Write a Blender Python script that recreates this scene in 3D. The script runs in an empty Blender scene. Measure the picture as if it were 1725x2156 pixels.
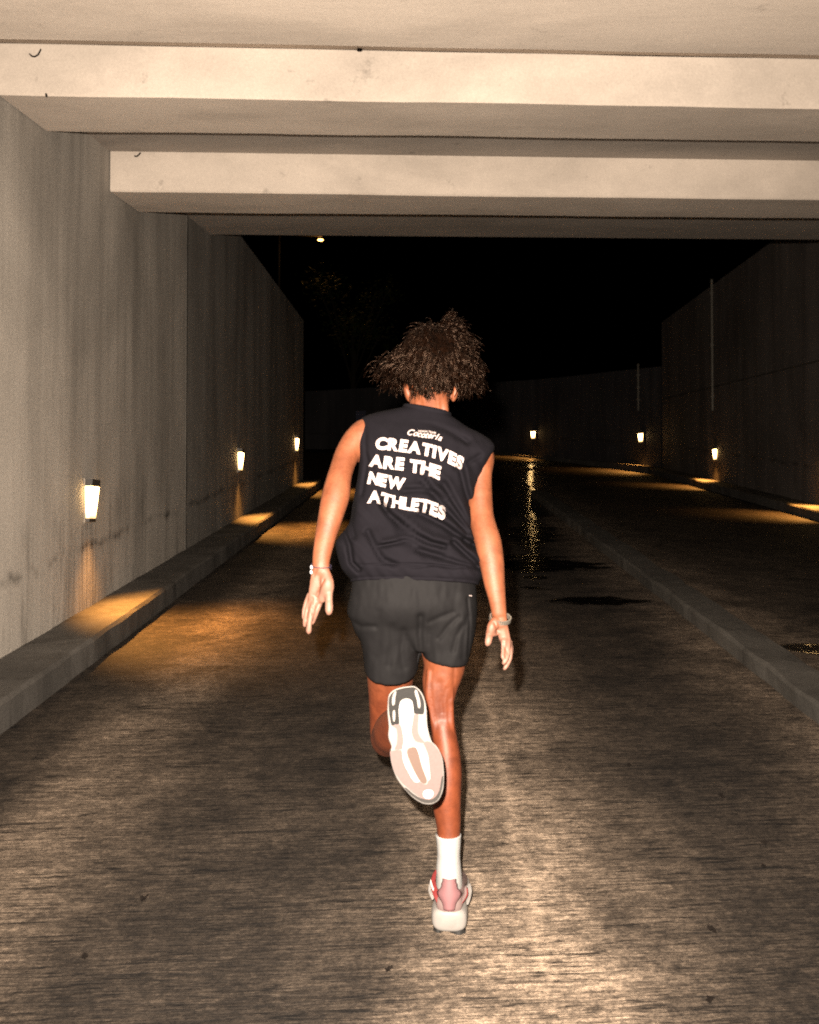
import bpy, bmesh, math, random
from mathutils import Vector, Matrix, noise
from mathutils.bvhtree import BVHTree
R = math.radians
rnd = random.Random(7)
sc = bpy.context.scene
COL = sc.collection

# ---------------------------------------------------------------- camera, sky, flash, exposure
PITCH, YAW = math.atan(42/1900), math.atan(26.5/1900)
CAMZ = 1.49
F = 1900.0                                   # focal length in picture units (1725 wide)
cd = bpy.data.cameras.new('camera'); cam = bpy.data.objects.new('camera', cd); COL.objects.link(cam)
cd.sensor_fit = 'HORIZONTAL'; cd.sensor_width = 36; cd.lens = 36*F/1725
cd.clip_start = .05; cd.clip_end = 1500
cam.location = (0, 0, CAMZ); cam.rotation_euler = (R(90)+PITCH, 0, YAW)
sc.camera = cam
CROT = cam.rotation_euler.to_matrix()
CINV = CROT.inverted()

w = bpy.data.worlds.new('World'); sc.world = w; w.use_nodes = True
nt = w.node_tree; sky = nt.nodes.new('ShaderNodeTexSky'); sky.sky_type = 'NISHITA'
sky.sun_disc = False; sky.sun_elevation = R(-6); sky.sun_rotation = R(200)
bg = nt.nodes['Background']; nt.links.new(sky.outputs[0], bg.inputs[0]); bg.inputs[1].default_value = 0.004

fl = bpy.data.lights.new('camera_flash', 'SPOT'); flo = bpy.data.objects.new('camera_flash', fl); COL.objects.link(flo)
fl.energy = 2500; fl.color = (1, .855, .70); fl.shadow_soft_size = .017
fl.spot_size = R(118); fl.spot_blend = .9
flo.location = (-.068, 0, CAMZ+.13); flo.rotation_euler = (R(92.5), 0, R(-1))

sc.view_settings.view_transform = 'Standard'; sc.view_settings.look = 'None'
sc.view_settings.exposure = 0; sc.view_settings.gamma = 1
sc.cycles.max_bounces = 5; sc.cycles.diffuse_bounces = 1; sc.cycles.glossy_bounces = 2
sc.cycles.use_denoising = False
sc.cycles.sample_clamp_indirect = 4
sc.cycles.filter_width = 2.0

# ---------------------------------------------------------------- helpers
SL = .136                                    # the ramp climbs 13.6 %
def zf(y): return SL*y if y < 34 else SL*34
def U(px, py, D):                            # a point of the body, measured off the picture, at its own distance
    v = Vector(((px-862.5)/F*D, (1078-py)/F*D, -D))
    return CROT @ v + Vector((0, 0, CAMZ))
def P(co):
    v = CINV @ (co - Vector((0, 0, CAMZ)))
    D = -v.z
    return (862.5+v.x/D*F, 1078-v.y/D*F, D)
VIEW = (CROT @ Vector((0, 0, -1)))

def link(name, me, mat=None, parent=None):
    o = bpy.data.objects.new(name, me); COL.objects.link(o)
    if mat is not None and me is not None:
        for m in (mat if isinstance(mat, (list, tuple)) else [mat]): me.materials.append(m)
    if parent: o.parent = parent
    return o
def bmobj(name, bm, mat, parent=None, smooth=False):
    bmesh.ops.recalc_face_normals(bm, faces=bm.faces)
    me = bpy.data.meshes.new(name); bm.to_mesh(me); bm.free()
    if smooth:
        for p in me.polygons: p.use_smooth = True
    return link(name, me, mat, parent)
def tag(o, label=None, cat=None, group=None, kind=None):
    if label: o['label'] = label
    if cat: o['category'] = cat
    if group: o['group'] = group
    if kind: o['kind'] = kind
    return o
def empty(name, loc):
    o = bpy.data.objects.new(name, None); COL.objects.link(o); o.location = loc; return o
def adopt(o, root):                           # parent keeping world place (roots only translated)
    o.parent = root; o.matrix_parent_inverse = Matrix.Translation(-Vector(root.location))

def box(bm, x0, x1, y0, y1, z0, z1, shear=True, skew=0, nx=1, ny=1, nz=1, mi=0):
    """a box in ramp coordinates: z measured from the ramp, faces stay vertical"""
    xs = [x0+(x1-x0)*i/nx for i in range(nx+1)]; ys = [y0+(y1-y0)*i/ny for i in range(ny+1)]
    def V(x, y, z):
        y += skew*x
        return bm.verts.new((x, y, z+(zf(y) if shear else 0)))
    for z, in ((z0,), (z1,)):
        g = [[V(x, y, z) for y in ys] for x in xs]
        for i in range(nx):
            for j in range(ny):
                bm.faces.new((g[i][j], g[i+1][j], g[i+1][j+1], g[i][j+1])).material_index = mi
    for x in (x0, x1):
        for j in range(ny):
            bm.faces.new([V(x, ys[j], z0), V(x, ys[j+1], z0), V(x, ys[j+1], z1), V(x, ys[j], z1)]).material_index = mi
    for y in (y0, y1):
        for i in range(nx):
            bm.faces.new([V(xs[i], y, z0), V(xs[i+1], y, z0), V(xs[i+1], y, z1), V(xs[i], y, z1)]).material_index = mi
    bmesh.ops.remove_doubles(bm, verts=bm.verts, dist=1e-5)

# ---------------------------------------------------------------- materials
class M:
    def __init__(s, name):
        s.m = bpy.data.materials.new(name); s.m.use_nodes = True
        s.n = s.m.node_tree.nodes; s.l = s.m.node_tree.links; s.b = s.n['Principled BSDF']
        s.geo = None
    def new(s, t, **k):
        n = s.n.new(t)
        for a, v in k.items(): setattr(n, a, v)
        return n
    def set(s, n, i, v):
        if hasattr(v, 'is_output') or isinstance(v, bpy.types.NodeSocket): s.l.new(v, n.inputs[i])
        else: n.inputs[i].default_value = v
    def pos(s):
        if s.geo is None: s.geo = s.new('ShaderNodeNewGeometry')
        return s.geo.outputs['Position']
    def xyz(s):
        n = s.new('ShaderNodeSeparateXYZ'); s.l.new(s.pos(), n.inputs[0]); return n.outputs
    def math(s, op, a, b=0, c=None, clamp=False):
        n = s.new('ShaderNodeMath', operation=op, use_clamp=clamp); s.set(n, 0, a); s.set(n, 1, b)
        if c is not None: s.set(n, 2, c)
        return n.outputs[0]
    def vec(s, x, y, z):
        n = s.new('ShaderNodeCombineXYZ'); s.set(n, 0, x); s.set(n, 1, y); s.set(n, 2, z); return n.outputs[0]
    def scale(s, sx, sy, sz, loc=(0, 0, 0), src=None):
        n = s.new('ShaderNodeMapping'); s.l.new(src or s.pos(), n.inputs[0])
        n.inputs['Scale'].default_value = (sx, sy, sz); n.inputs['Location'].default_value = loc; return n.outputs[0]
    def noise(s, v, scale=1, detail=4, rough=.55, dist=0):
        n = s.new('ShaderNodeTexNoise'); s.l.new(v, n.inputs['Vector'])
        n.inputs['Scale'].default_value = scale; n.inputs['Detail'].default_value = detail
        n.inputs['Roughness'].default_value = rough; n.inputs['Distortion'].default_value = dist
        return n.outputs['Fac']
    def ramp(s, v, stops):
        n = s.new('ShaderNodeValToRGB'); s.l.new(v, n.inputs[0]); e = n.color_ramp.elements
        while len(e) < len(stops): e.new(.5)
        for q, (p, c) in zip(e, stops):
            q.position = p; q.color = (c, c, c, 1) if not hasattr(c, '__len__') else (*c, 1)
        return n.outputs[0]
    def mix(s, f, a, b, mode='MIX'):
        n = s.new('ShaderNodeMix', data_type='RGBA', blend_type=mode)
        s.set(n, 0, f)
        for i, v in ((6, a), (7, b)):
            if isinstance(v, (tuple, list)): v = (*v[:3], 1)
            s.set(n, i, v)
        return n.outputs[2]
    def out(s, color=None, rough=None, spec=None, bump=None, bstr=.3, bdist=.01, **k):
        if color is not None:
            if isinstance(color, (tuple, list)): color = (*color[:3], 1)
            s.set(s.b, 'Base Color', color)
        if rough is not None: s.set(s.b, 'Roughness', rough)
        if spec is not None: s.set(s.b, 'Specular IOR Level', spec)
        for a, v in k.items(): s.set(s.b, a.replace('_', ' '), v)
        if bump is not None:
            n = s.new('ShaderNodeBump'); n.inputs['Strength'].default_value = bstr; n.inputs['Distance'].default_value = bdist
            s.l.new(bump, n.inputs['Height']); s.l.new(n.outputs[0], s.b.inputs['Normal'])
        return s.m

def simple(name, color, rough=.6, spec=.3, var=.12, scale=60, bstr=.15, bdist=.002, **k):
    m = M(name); n = m.noise(m.pos(), scale, 4)
    c = m.mix(n, tuple(x*(1-var) for x in color), tuple(min(1, x*(1+var)) for x in color))
    return m.out(c, rough, spec, bump=n, bstr=bstr, bdist=bdist, **k)

# --- brushed concrete ramp
def road_mat():
    m = M('brushed_concrete'); x, y, z = m.xyz()
    ys = m.math('SUBTRACT', y, m.math('MULTIPLY', x, .075))
    v = m.vec(x, ys, z)
    g1 = m.noise(m.scale(9, 95, 1, src=v), 1, 5, .62)                 # broom grooves
    g2 = m.noise(m.scale(2.6, 34, 1, (7, 4, 0), src=v), 1, 5, .66)
    grit = m.noise(m.scale(120, 190, 1, (3, 9, 0), src=v), 1, 4, .75)
    mott = m.noise(m.scale(3.2, 3.6, 1, (5, 1, 0), src=v), 1, 7, .72, .3)
    patch = m.noise(m.scale(.9, .55, 1, (11, 3, 0), src=v), 1, 5, .6, .6)
    speck = m.noise(m.scale(48, 60, 1, src=v), 1, 3, .7)
    wob = m.math('MULTIPLY', m.math('SUBTRACT', m.noise(m.scale(1.4, 1.4, 1, src=v), 1, 6, .7), .5), .30)
    xw = m.math('ADD', x, wob)
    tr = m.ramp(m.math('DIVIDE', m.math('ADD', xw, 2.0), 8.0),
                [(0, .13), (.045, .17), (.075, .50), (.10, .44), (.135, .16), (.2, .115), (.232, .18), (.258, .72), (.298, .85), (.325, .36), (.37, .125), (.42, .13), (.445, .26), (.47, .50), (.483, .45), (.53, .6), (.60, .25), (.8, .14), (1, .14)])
    s1 = m.ramp(g1, [(.34, .66), (.46, .9), (.54, 1.0), (.68, 1.2)])
    ln = m.noise(m.scale(1.5, 30, 1, (9, 2, 0), src=v), 1, 3, .55, .1); lm = m.noise(m.scale(2.2, 5, 1, (2, 8, 0), src=v), 1, 4, .6)
    la = m.ramp(m.math('ABSOLUTE', m.math('SUBTRACT', ln, .5)), [(0, 1), (.012, .9), (.030, 0)])
    la = m.math('MULTIPLY', la, m.ramp(lm, [(.40, 0), (.54, 1)]))
    ln2 = m.noise(m.scale(3.5, 75, 1, (1, 12, 0), src=v), 1, 3, .6)
    lb = m.math('MULTIPLY', m.ramp(m.math('ABSOLUTE', m.math('SUBTRACT', ln2, .5)), [(0, 1), (.02, .8), (.05, 0)]), m.ramp(lm, [(.38, .9), (.55, .4)]))
    s2 = m.math('SUBTRACT', 1.12, m.math('MAXIMUM', la, lb))
    sg = m.ramp(grit, [(.32, .42), (.5, .95), (.68, 1.55)])
    g3 = m.noise(m.scale(34, 48, 1, (6, 6, 0), src=v), 1, 6, .75)
    sm = m.math('MULTIPLY', m.ramp(mott, [(.34, .45), (.5, .98), (.66, 1.55)]), m.ramp(g3, [(.34, .40), (.5, .98), (.66, 1.65)]))
    pt = m.ramp(patch, [(.33, .70), (.5, .97), (.66, 1.15)])
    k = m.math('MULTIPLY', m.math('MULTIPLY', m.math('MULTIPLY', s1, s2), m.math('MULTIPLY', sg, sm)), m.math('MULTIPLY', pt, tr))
    sp = m.ramp(speck, [(.62, 0), (.72, 1)])
    crack = m.math('ABSOLUTE', m.math('SUBTRACT', m.math('ADD', x, m.math('MULTIPLY', m.math('SUBTRACT', m.noise(m.scale(1, 4, 1, (2, 2, 0), src=v), 1, 6, .7), .5), .16)), .33))
    seam = m.math('MULTIPLY', m.ramp(crack, [(0, 1), (.015, .6), (.035, 0)]), m.ramp(speck, [(.42, 0), (.56, 1)]))
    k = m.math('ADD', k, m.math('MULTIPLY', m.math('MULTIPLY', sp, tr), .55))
    k = m.math('ADD', k, m.math('MULTIPLY', seam, .55))
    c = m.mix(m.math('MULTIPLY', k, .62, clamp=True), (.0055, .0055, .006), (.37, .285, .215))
    # standing water: ragged patches whose edges fade into damp concrete
    def edge(v, a, b): return m.ramp(v, [(a, 0), (b, 1)])
    rag = m.math('SUBTRACT', m.noise(m.scale(3.2, 8, 1, (1, 6, 0), src=v), 1, 8, .72), .5)
    d1 = m.math('ABSOLUTE', m.math('SUBTRACT', x, m.math('MULTIPLY', y, .122)))
    yb = m.math('MULTIPLY', m.ramp(m.math('DIVIDE', y, 40), [(.175, 0), (.21, 1)]), m.ramp(m.math('DIVIDE', y, 40), [(.5, 1), (.62, .3)]))
    w1 = m.math('SUBTRACT', m.math('MULTIPLY', yb, .36), d1); w1 = m.math('ADD', w1, m.math('MULTIPLY', m.math('SUBTRACT', m.noise(m.vec(0, m.math('MULTIPLY', y, .95), 3.3), 1, 2, .5), .52), 1.3)); w1 = m.math('SUBTRACT', w1, m.math('MULTIPLY', m.math('LESS_THAN', y, 7.45), 1.5))
    def ellipse(cx, cy, rx, ry):
        ex = m.math('DIVIDE', m.math('SUBTRACT', x, cx), rx); ey = m.math('DIVIDE', m.math('SUBTRACT', y, cy), ry)
        return m.math('SUBTRACT', .35, m.math('MULTIPLY', m.math('ADD', m.math('MULTIPLY', ex, ex), m.math('MULTIPLY', ey, ey)), .35))
    w = m.math('MAXIMUM', w1, m.math('SUBTRACT', ellipse(1.36, 7.02, .42, .16), .0))
    w = m.math('MAXIMUM', w, ellipse(1.10, 8.6, .75, .35))
    w = m.math('ADD', w, m.math('MULTIPLY', rag, 1.15))
    w = m.math('MAXIMUM', w, m.math('ADD', ellipse(2.66, 5.70, .50, .17), m.math('MULTIPLY', rag, .15)))
    wet = edge(w, .02, .13); damp = edge(w, -.0, .1)
    c = m.mix(m.math('MULTIPLY', wet, .93), c, (.0025, .0022, .002))
    rg = m.math('SUBTRACT', .74, m.math('MULTIPLY', wet, .60))
    rip = m.noise(m.scale(6, 9, 1, (3, 3, 0), src=v), 1, 3, .5)
    h = m.math('ADD', m.math('MULTIPLY', m.math('ADD', m.math('MULTIPLY', g1, .8), m.math('MULTIPLY', grit, .4)), m.math('SUBTRACT', 1, wet)), m.math('MULTIPLY', m.math('MULTIPLY', rip, wet), 1.3))
    return m.out(c, rg, m.math('ADD', .12, m.math('MULTIPLY', wet, .4)), bump=h, bstr=.6, bdist=.012)

def wall_mat(name, base, stain=.55, warm=(1, .93, .86), drips=()):
    m = M(name); x, y, z = m.xyz()
    g = m.math('SUBTRACT', z, m.math('MULTIPLY', y, SL))          # height over the ramp
    v = m.vec(x, y, g)
    st = m.noise(m.scale(2.6, 2.6, .16, src=v), 1, 5, .6, .5)
    st2 = m.noise(m.scale(13, 13, .8, (4, 4, 0), src=v), 1, 5, .6, .5)
    pat = m.noise(m.scale(.9, .9, .5, (1, 7, 2), src=v), 1, 5, .6, .5)
    fine = m.noise(m.pos(), 70, 6, .8)
    k = m.math('MULTIPLY', m.ramp(st, [(.3, .66), (.5, .95), (.7, 1.15)]), m.ramp(st2, [(.3, .90), (.6, 1.03)]))
    k = m.math('MULTIPLY', k, m.ramp(pat, [(.3, .72), (.6, 1.1)]))
    k = m.math('MULTIPLY', k, m.ramp(fine, [(.3, .72), (.7, 1.28)]))
    # grime drips low on the wall, and the ragged crack about half a metre up
    lown = m.noise(m.scale(9, 9, 1.1, (8, 2, 0), src=v), 1, 5, .7)
    low = m.math('MULTIPLY', m.ramp(g, [(0, 1), (.75, .75), (1, 0)]), m.ramp(lown, [(.54, 0), (.66, 1)]))
    wig = m.math('MULTIPLY', m.math('SUBTRACT', m.noise(m.scale(2, 2, 0, (3, 3, 0), src=v), 1, 6, .65), .5), .22)
    cr = m.math('ABSOLUTE', m.math('SUBTRACT', m.math('ADD', g, wig), .56))
    crm = m.math('MULTIPLY', m.ramp(cr, [(0, 1), (.012, .7), (.05, 0)]), m.ramp(m.noise(m.scale(3, 3, 3, src=v), 1, 4, .7), [(.42, 0), (.56, 1)]))
    dk = m.math('ADD', m.math('MULTIPLY', low, .38), m.math('MULTIPLY', crm, .6), clamp=True)
    for dy in drips:
        d = m.math('ABSOLUTE', m.math('SUBTRACT', m.math('ADD', y, m.math('MULTIPLY', m.math('SUBTRACT', m.noise(m.scale(1, 9, 2.5, (dy, 0, 0), src=v), 1, 5, .7), .5), .5)), dy))
        nn = m.ramp(m.noise(m.scale(1, 34, .9, (dy, 5, 0), src=v), 1, 4, .6), [(.5, 0), (.6, 1)])
        mk = m.math('MULTIPLY', m.math('MULTIPLY', m.ramp(d, [(0, 1), (.28, .6), (.42, 0)]), nn), m.math('LESS_THAN', g, .72))
        dk = m.math('ADD', dk, m.math('MULTIPLY', mk, .45), clamp=True)
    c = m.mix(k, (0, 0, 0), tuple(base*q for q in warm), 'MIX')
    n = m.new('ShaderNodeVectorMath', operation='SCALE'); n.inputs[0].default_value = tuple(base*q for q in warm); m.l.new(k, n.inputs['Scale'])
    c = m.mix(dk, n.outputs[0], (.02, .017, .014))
    hb = m.math('ADD', m.math('MULTIPLY', fine, .5), m.math('ADD', st, m.math('MULTIPLY', dk, -.4)))
    return m.out(c, .82, .2, bump=hb, bstr=.4, bdist=.01)

def ceil_mat(name='painted_ceiling_concrete', base=(.62, .535, .46)):
    m = M(name)
    a = m.noise(m.scale(.8, 2.2, 2, ), 1, 6, .6, .4); b = m.noise(m.scale(6, 40, 6), 1, 3, .6); f = m.noise(m.pos(), 80, 6, .8)
    k = m.math('MULTIPLY', m.ramp(a, [(.3, .78), (.6, 1.04)]), m.ramp(b, [(.3, .95), (.7, 1.03)]))
    k = m.math('MULTIPLY', k, m.ramp(f, [(.3, .86), (.7, 1.12)]))
    sp = m.ramp(m.noise(m.scale(5, 5, 5, (2, 8, 1)), 1, 6, .75), [(.62, 1), (.72, .62)])
    k = m.math('MULTIPLY', k, sp)
    n = m.new('ShaderNodeVectorMath', operation='SCALE'); n.inputs[0].default_value = base; m.l.new(k, n.inputs['Scale'])
    return m.out(n.outputs[0], .8, .2, bump=f, bstr=.25, bdist=.004)

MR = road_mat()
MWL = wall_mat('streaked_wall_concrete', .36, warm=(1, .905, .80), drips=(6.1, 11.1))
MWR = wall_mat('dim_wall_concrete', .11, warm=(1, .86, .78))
MWL2 = wall_mat('older_wall_concrete', .21, warm=(1, .92, .83), drips=(11.1,))  # far panel of the same wall, flash falloff painted in as a darker tone
MK = wall_mat('kerb_concrete', .075, warm=(1, .92, .84))
MKM = wall_mat('median_concrete', .066, warm=(1, .93, .84))
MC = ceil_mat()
MC2 = ceil_mat('bare_ceiling_concrete', (.36, .32, .285))  # rear slab only: its deeper shade is put into the base colour
def puddle_mat():
    m = M('wet_film'); n = m.noise(m.scale(5, 7, 5), 1, 3, .5); g = m.noise(m.scale(6, 40, 6), 1, 5, .7)
    c = m.mix(g, (.004, .0035, .003), (.022, .018, .015))
    return m.out(c, .9, .1, bump=n, bstr=1, bdist=.009, Coat_Weight=1, Coat_Roughness=.05)
MP = puddle_mat()
MG = simple('night_soil', (.03, .034, .02), .95, .1, .5, 3)
MLEAF = simple('leaf_green', (.05, .075, .018), .6, .3, .4, 9)
MBARK = simple('bark', (.06, .045, .03), .9, .1, .4, 25)
MDK = simple('dark_metal', (.035, .03, .026), .5, .5)
MJ = simple('joint_filler', (.05, .045, .038), .9, .1, .5, 20)
MTWIG = simple('dry_debris', (.008, .006, .005), .9, .1)
MPIPE = simple('pale_conduit', (.15, .135, .11), .5, .4)
MBLD = simple('dim_render', (.10, .10, .15), .8, .2)
def glow(name, col, s):
    m = M(name); m.out((.8, .7, .5), .4); m.set(m.b, 'Emission Color', (*col, 1)); m.b.inputs['Emission Strength'].default_value = s; return m.m
MPLATE = simple('lamp_plate', (.30, .25, .20), .5, .3)
MLAMP = glow('lit_lamp_panel', (1, .60, .22), 5)
_n, _l = MLAMP.node_tree.nodes, MLAMP.node_tree.links
_t = _n.new('ShaderNodeTexCoord'); _x = _n.new('ShaderNodeSeparateXYZ'); _l.new(_t.outputs['Generated'], _x.inputs[0])
_r = _n.new('ShaderNodeMapRange'); _l.new(_x.outputs[2], _r.inputs[0]); _r.inputs[1].default_value = 0; _r.inputs[2].default_value = .75; _r.inputs[3].default_value = 1.0; _r.inputs[4].default_value = 24
_l.new(_r.outputs[0], _n['Principled BSDF'].inputs['Emission Strength'])
MSTREET = glow('lit_street_lamp', (1, .42, .10), 14)

# ---------------------------------------------------------------- setting
XL, KL, XR, KR = -2.27, -1.93, 6.30, 5.90
YL, YR = 17.15, 23.7
def zx(x): return 0 if x < 2.1 else -.05*(x-2.1)
bm = bmesh.new()
xs = [-24, -16, -10, -6, -4, -2.6, -1.9]+[-1.9+.2*i for i in range(1, 40)]+[6.2, 7]
ys = [-5+.5*i for i in range(84)]
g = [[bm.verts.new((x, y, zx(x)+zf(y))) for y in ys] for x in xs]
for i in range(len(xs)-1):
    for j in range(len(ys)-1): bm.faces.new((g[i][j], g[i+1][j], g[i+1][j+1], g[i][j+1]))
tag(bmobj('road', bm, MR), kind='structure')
# soil beyond and above the walls
bm = bmesh.new()
v = [bm.verts.new(c) for c in ((-300, 37.2, 6.3), (300, 37.2, 6.3), (300, 700, 9), (-300, 700, 9))]; bm.faces.new(v)
v = [bm.verts.new(c) for c in ((-60, 17.5, 4.9), (-2.75, 17.0, 4.9), (-2.75, -5, 3.6), (-60, -5, 3.6))]; bm.faces.new(v)
v = [bm.verts.new(c) for c in ((6.7, -5, 5.2), (6.7, 37.2, 6.3), (60, 37.2, 6.3), (60, -5, 5.2))]; bm.faces.new(v)
tag(bmobj('ground', bm, MG), kind='structure')

def kerb(name, x0, x1, y0, y1, z0, z1, label):
    bm = bmesh.new(); n = int((y1-y0)/.15)
    prof = [(x0, z0-.1), (x0, z1-.02), (x0+.018, z1), (x1-.018, z1), (x1, z1-.02), (x1, z0-.1)]
    prev = None
    for j in range(n+1):
        y = y0+(y1-y0)*j/n; ring = []
        for q, (x, z) in enumerate(prof):
            d = noise.noise(Vector((x*3, y*2.3, z*5)))*.016+noise.noise(Vector((x*9, y*11, 3+z*9)))*.012+min(0, noise.noise(Vector((x*4, y*5, 9)))+.25)*.025
            ring.append(bm.verts.new((x+(d if q in (1, 2, 3, 4) else 0), y, z+zf(y)+(d*.5 if q in (2, 3) else 0))))
        if prev:
            for a in range(len(prof)-1): bm.faces.new((prev[a], prev[a+1], ring[a+1], ring[a]))
        else: bm.faces.new(ring)
        prev = ring
    bm.faces.new(prev)
    o = bmobj(name, bm, MKM if 'median' in name else MK); tag(o, label, 'kerb'); return o
kerb('kerb', XL-.02, KL, -3, YL, 0, .15, 'raised concrete kerb along the foot of the streaked left wall')
kerb('median_kerb', 1.87, 2.12, -3, 15.5, 0, .10, 'low concrete median kerb between the two lanes, right of the runner')
kerb('kerb', KR, XR+.02, -3, YR, -.19, -.04, 'dark concrete kerb along the foot of the right wall')

# left wall with its vertical joint
bm = bmesh.new()
def prism(bm, pts, x0, x1):
    a = [bm.verts.new((x0, y, z+zf(y))) for y, z in pts]; b = [bm.verts.new((x1, y, z+zf(y))) for y, z in pts]
    bm.faces.new(a); bm.faces.new(b[::-1])
    for i in range(len(pts)): bm.faces.new((a[i], a[(i+1) % len(pts)], b[(i+1) % len(pts)], b[i]))
def wall_sheet(bm, x, y0, y1, z0, top, step=.25, amp=.003, thick=.45, sgn=-1):
    n = int((y1-y0)/step); nz = 14; G = []
    for j in range(n+1):
        y = y0+(y1-y0)*j/n; t = top(y); col = []
        for k in range(nz+1):
            z = z0+(t-z0)*k/nz
            d = noise.noise(Vector((0, y*.9, z*.5)))*amp
            col.append(bm.verts.new((x+d, y, z+zf(y))))
        col.append(bm.verts.new((x+sgn*thick, y, t+zf(y)))); col.append(bm.verts.new((x+sgn*thick, y, z0+zf(y))))
        G.append(col)
    for j in range(n):
        for k in range(nz+2): bm.faces.new((G[j][k], G[j+1][k], G[j+1][k+1], G[j][k+1]))
    bm.faces.new(G[0]); bm.faces.new(G[-1][::-1])
root = empty('concrete_wall', (XL-.2, 8, zf(8)))
tag(root, 'streaked grey concrete wall with recessed lamps on the left of the ramp', 'wall')
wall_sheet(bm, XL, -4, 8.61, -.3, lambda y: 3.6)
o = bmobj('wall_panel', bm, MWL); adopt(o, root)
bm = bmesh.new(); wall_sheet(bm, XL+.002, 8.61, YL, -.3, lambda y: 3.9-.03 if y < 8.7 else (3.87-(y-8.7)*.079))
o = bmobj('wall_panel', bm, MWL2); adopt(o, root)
# the joint: a ragged dark filler strip
bm = bmesh.new(); prev = None
for k in range(60):
    z = .15+k*3.3/59; wv = .011+.009*noise.noise(Vector((0, 0, z*4)))+.012*max(0, noise.noise(Vector((4, 0, z*1.7)))); c = 8.62+.015*noise.noise(Vector((2, 1, z*3)))
    r = [bm.verts.new((XL+.0085, c-wv, z+zf(c))), bm.verts.new((XL+.0085, c+wv, z+zf(c)))]
    if prev: bm.faces.new((prev[0], prev[1], r[1], r[0]))
    prev = r
o = bmobj('joint', bm, MJ); adopt(o, root)

# roof
SK = .068
root = empty('underpass_roof', (2, 3, zf(3)+3.5)); tag(root, 'pale painted concrete roof slab with deep cross beams over the ramp', 'roof')
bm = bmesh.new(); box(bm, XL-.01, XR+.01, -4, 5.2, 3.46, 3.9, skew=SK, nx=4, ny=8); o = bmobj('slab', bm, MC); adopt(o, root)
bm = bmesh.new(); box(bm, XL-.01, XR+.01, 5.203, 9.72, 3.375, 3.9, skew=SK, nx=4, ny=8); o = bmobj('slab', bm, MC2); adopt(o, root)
def beam(y0, y1, zb, x0=XL+.008, label=None):
    bm = bmesh.new(); n = 40; prof = [(y0, 3.48), (y0, zb+.012), (y0+.012, zb), (y1-.012, zb), (y1, zb+.012), (y1, 3.48)]; prev = None
    for i in range(n+1):
        x = x0+(XR-x0)*i/n; ring = []
        for q, (y, z) in enumerate(prof):
            yy = y+SK*x; d = noise.noise(Vector((x*1.3, y, 0)))*.006+noise.noise(Vector((x*7, y, 0)))*.002
            ring.append(bm.verts.new((x, yy, z+zf(yy)+(d if 0 < q < 5 else 0))))
        if prev:
            for a in range(5): bm.faces.new((prev[a], prev[a+1], ring[a+1], ring[a]))
        else: bm.faces.new(ring)
        prev = ring
    bm.faces.new(prev); o = bmobj('beam', bm, MC); adopt(o, root); return o
beam(-2, 4.161, 3.18); beam(4.885, 5.519, 3.18); beam(6.614, 7.294, 3.08)

# right wall, far curved wall
root = empty('retaining_wall', (XR+.2, 12, zf(12))); tag(root, 'dim concrete retaining wall beyond the second lane on the right', 'wall')
bm = bmesh.new()
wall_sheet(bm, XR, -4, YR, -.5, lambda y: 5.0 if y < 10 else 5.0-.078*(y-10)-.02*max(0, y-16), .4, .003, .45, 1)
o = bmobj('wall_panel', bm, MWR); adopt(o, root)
bm = bmesh.new()
for (y0, y1, z0, z1) in ((13.5, YR-.05, 2.0, 1.85),):
    prev = None
    for j in range(70):
        t = j/69; y = y0+(y1-y0)*t; z = 2.30-.055*(y-y0)+.02*noise.noise(Vector((0, y*2, 0))); h = .012+.010*noise.noise(Vector((0, y*3, 4)))
        r = [bm.verts.new((XR-.010, y, z-h+zf(y))), bm.verts.new((XR-.012, y, z+h+zf(y)))]
        if prev: bm.faces.new((prev[0], prev[1], r[1], r[0]))
        prev = r
o = bmobj('joint', bm, MJ); o.modifiers.new('s', 'SOLIDIFY').thickness = .006; adopt(o, root)
for yj in (21.6,):
    pass
curve = [(6.28, 23.75), (5.95, 24.6), (5.5, 25.8), (4.7, 27.6), (3.67, 29.4), (2.2, 31.3), (.6, 33.0), (-1.5, 34.3), (-4, 35.2), (-8, 36), (-24, 36.6)]
def curve_pt(i, t):
    a, b = curve[i], curve[i+1]; return (a[0]+(b[0]-a[0])*t, a[1]+(b[1]-a[1])*t)
bm = bmesh.new(); pr = None
tops = [2.62, 2.60, 2.58, 2.52, 2.46, 2.42, 2.40, 2.4, 2.4, 2.4, 2.4]
for (x, y), t in zip(curve, tops):
    r = [bm.verts.new((x, y, -.6+zf(y))), bm.verts.new((x, y, t+zf(y))), bm.verts.new((x+.35, y+.35, t+zf(y))), bm.verts.new((x+.35, y+.35, -.6+zf(y)))]
    if pr:
        for a in range(4): bm.faces.new((pr[a], pr[(a+1) % 4], r[(a+1) % 4], r[a]))
    else: bm.faces.new(r)
    pr = r
bm.faces.new(pr)
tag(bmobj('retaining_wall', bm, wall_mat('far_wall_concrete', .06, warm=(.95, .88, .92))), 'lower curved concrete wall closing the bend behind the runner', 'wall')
bm = bmesh.new(); pr = None
for (x, y) in curve:
    z0 = -.19 if y < 30 else -.1
    r = [bm.verts.new(c) for c in ((x-.42, y-.34, z0-.2+zf(y)), (x-.42, y-.34, z0+.15+zf(y)), (x+.1, y+.02, z0+.15+zf(y)), (x+.1, y+.02, z0-.2+zf(y)))]
    if pr:
        for a in range(4): bm.faces.new((pr[a], pr[(a+1) % 4], r[(a+1) % 4], r[a]))
    pr = r
tag(bmobj('kerb', bm, MK), 'far kerb curving round the bend below the distant wall', 'kerb')

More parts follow.
